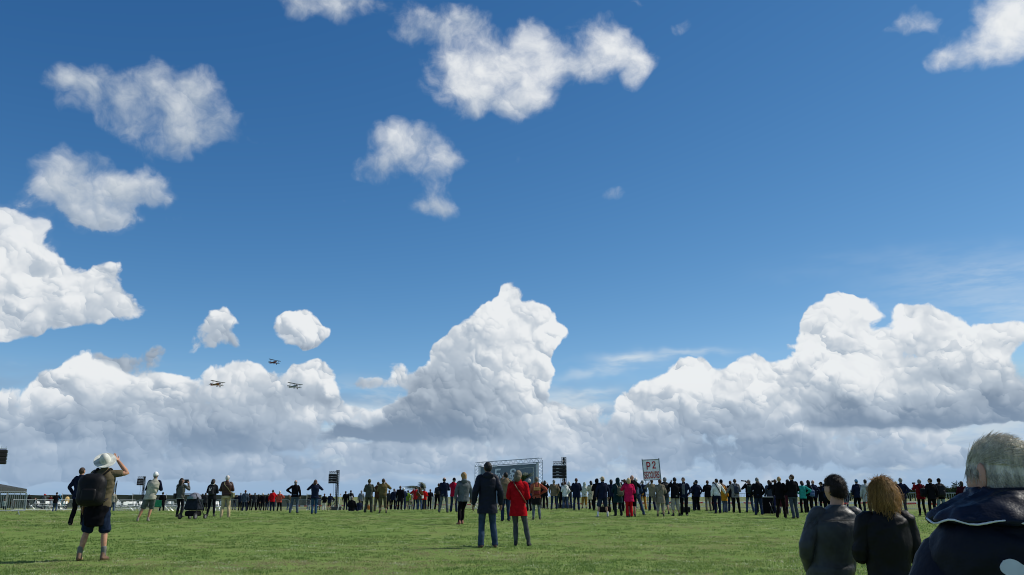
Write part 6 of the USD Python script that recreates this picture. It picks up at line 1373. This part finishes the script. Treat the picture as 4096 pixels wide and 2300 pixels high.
def white_hair_extra(path, g):
    at, s = g['at'], g['s']
    comb = lambda q: np.array([.75, -.75, .0]) if q[2] > .045 else np.array([.25, -.45, -.8])
    V, Fc = strands(7500, .050, .0010, comb, 5, 0, 1.06, (-.022, -.045), .05, 6, .10, 1.0)
    tag(usdkit.mesh(stage, path + '/hair/strands', (on_head(g, V), Fc), mat('hair', (.60, .56, .46)), smooth=True), kind='stuff')
    V, Fc = strands(220, .020, .0010, lambda q: np.array([.4, .6, .2]), 6, 0, 1.06, (-.024, .075), .25, 5, .3)
    tag(usdkit.mesh(stage, path + '/hair/strands_001', (on_head(g, V), Fc), mat('hair', (.60, .56, .46)), smooth=True), kind='stuff')
    sm = mat('shell', (.004, .007, .018), .4)
    # folded hood lying on the shoulders like a cape, with pale piping along its lower edge
    K = [(1.530, .214, .180, -.035), (1.540, .222, .186, -.035), (1.566, .196, .165, -.032), (1.592, .142, .136, -.026), (1.608, .112, .116, -.02), (1.622, .098, .105, -.014)]
    def hs(z): a = g['shift'](z); return a
    C = crumple(torso(K, hs, 40, 2.2, 4), .018, .016, (9, 9, 6), 31); part(path, 'folded_hood', scaled(C, s), sm, 60)
    part(path, 'shoulder_yoke', scaled(crumple(torso([(1.33, .235, .165, -.02), (1.42, .238, .168, -.026), (1.48, .222, .162, -.03), (1.53, .175, .145, -.03), (1.57, .12, .115, -.025)], hs, 36, 2.3, 4), .016, .018, (7, 7, 6), 17), s), mat('shell', (.0035, .005, .012)), 60)
    a = np.linspace(0, 2 * math.pi, 60)
    cx = np.sign(np.cos(a)) * np.abs(np.cos(a)) ** (2 / 2.2); cy = np.sign(np.sin(a)) * np.abs(np.sin(a)) ** (2 / 2.2)
    rim = np.stack([cx * .222, cy * .186 - .035, 1.533 + .006 * np.sin(a * 9)], 1)
    part(path, 'piping', scaled(limb([at(*q) for q in rim], [.0028] * 60, 6, 1, cap=False), s), mat('paint', (.5, .52, .56), .35), 60)
    part(path, 'collar', scaled(crumple(torso([(1.49, .120, .112, -.022), (1.56, .104, .106, -.018), (1.625, .094, .101, -.012)], hs, 24, 2.1, 3), .006, .02, seed=4), s), mat('shell', (.003, .004, .010), .5), 60)
    # white curved emblem across the back
    from shapely.geometry import Polygon
    pl = [(-.125, 1.175), (-.135, 1.14), (-.13, 1.105), (-.105, 1.075), (-.07, 1.062), (-.02, 1.075), (.05, 1.092), (.16, 1.10), (.16, 1.135), (.06, 1.132), (-.02, 1.128), (-.05, 1.135), (-.075, 1.15), (-.092, 1.175), (-.108, 1.185)]
    pl2 = [(-.01, 1.275), (.03, 1.268), (.09, 1.245), (.14, 1.20), (.10, 1.205), (.045, 1.235)]
    for k, q in enumerate((pl, pl2)):
        cv = catmull(q + [q[0]], 5)[:, :2]; tm = trimesh.creation.extrude_polygon(Polygon(cv).buffer(0), .004, engine='earcut'); M_ = man(tm.vertices, tm.faces).refine_to_length(.012)
        v, f = arr(M_); v[:, 0] = (v[:, 0] + .135) * .9 - .115; v[:, 1] = (v[:, 1] - 1.062) * .44 + 1.389; D = .218 + 0 * v[:, 1]
        w = np.stack([v[:, 0], -.008 - D * np.clip(1 - np.abs(v[:, 0] / .26) ** 2.35, .1, 1) ** (1 / 2.35) - .012 - v[:, 2], v[:, 1]], 1)
        w = np.array([at(*x) for x in w]); part(path, 'emblem', scaled((w, f[:, ::-1]), s), mat('paint', (.42, .46, .52), .5), 60)

near(3988, 1734, 3.0, 'white haired man in shiny navy jacket with white emblem, nearest at right', top=('parka', (.0035, .005, .012), 'shell'), bot=('trousers', BLACK), hair=('short', (.50, .46, .37)), arms=('pocket', 'down'), fine=3, yaw=-10, head=(28, 4), extra=white_hair_extra, bulk=1.2, group='spectators close to the camera', skin=(.43, .23, .16))

# ------------------------------------------------------------------ things set down on the grass
def holdall(px, py, D, w, d, h, col, label, yaw=0):
    p = point(px, py, D); t = thing('holdall', label, 'bag', (p[0], p[1], gz(p[0], p[1])), yaw, 'bags on the grass'); m = mat('cloth', col)
    part(t, 'bag', crumple(rbox(w, d, h, .07, (0, 0, h / 2)), .025, .05, seed=int(px)), m, 60)
    for y in (-.06, .06): part(t, 'carry_handle', limb([(-w * .25, y, h * .9), (-.08, y, h + .09), (.08, y, h + .09), (w * .25, y, h * .9)], [.012] * 4, 6, 3), m)
holdall(2420, 2044, 47, .62, .34, .30, (.012, .010, .010), 'black holdall on the grass behind the beige cap man')
holdall(2742, 2052, 48, .50, .3, .3, (.010, .012, .014), 'dark bag on the grass behind the man facing us', 20)
p_ = point(3075, 2054, 46.5); t = thing('trolley_case', 'big black trolley case with pale rim on the grass', 'case', (p_[0], p_[1], gz(p_[0], p_[1])), -8)
part(t, 'case', rbox(.52, .45, .80, .05, (0, 0, .43)), mat('cloth', (.006, .006, .007))); part(t, 'lid', rbox(.50, .44, .03, .012, (0, 0, .84)), mat('paint', (.35, .36, .36)))
for sx in (-1, 1): part(t, 'wheel', m3.Manifold.cylinder(.04, .05, .05, 14).rotate((0, 90, 0)).translate((sx * .20 - .02, .16, .05)), blackm)
def camp_chair(px, py, D, col, label, yaw):
    p = point(px, py, D); t = thing('camping_chair', label, 'chair', (p[0], p[1], gz(p[0], p[1])), yaw, 'camping chairs'); m = mat('cloth', col)
    part(t, 'seat', rbox(.50, .46, .025, .01, (0, 0, .42)), m); part(t, 'backrest', move(rbox(.50, .025, .48, .01), rotm(0, -12), (0, -.27, .68)), m)
    for sx in (-1, 1):
        for a, b in (((sx * .25, .22, .60), (sx * .25, -.24, 0)), ((sx * .25, -.34, .92), (sx * .25, .24, 0))): part(t, 'leg', bar(a, b, .012), steel_d)
        part(t, 'armrest', rbox(.05, .44, .02, .008, (sx * .26, -.02, .61)), m)
camp_chair(2681, 2036, 46, (.015, .05, .16), 'blue folding camping chair behind the black jacket and bermudas', 60)
camp_chair(626, 2052, 70, (.01, .10, .05), 'green camping chair left of the person all in black', 30)
camp_chair(3108, 2052, 45, (.012, .016, .05), 'dark folding chair behind the blond person, by the trolley case', 10)
camp_chair(3132, 2053, 44, (.05, .012, .016), 'dark reddish folding chair next to the blond person', -10)
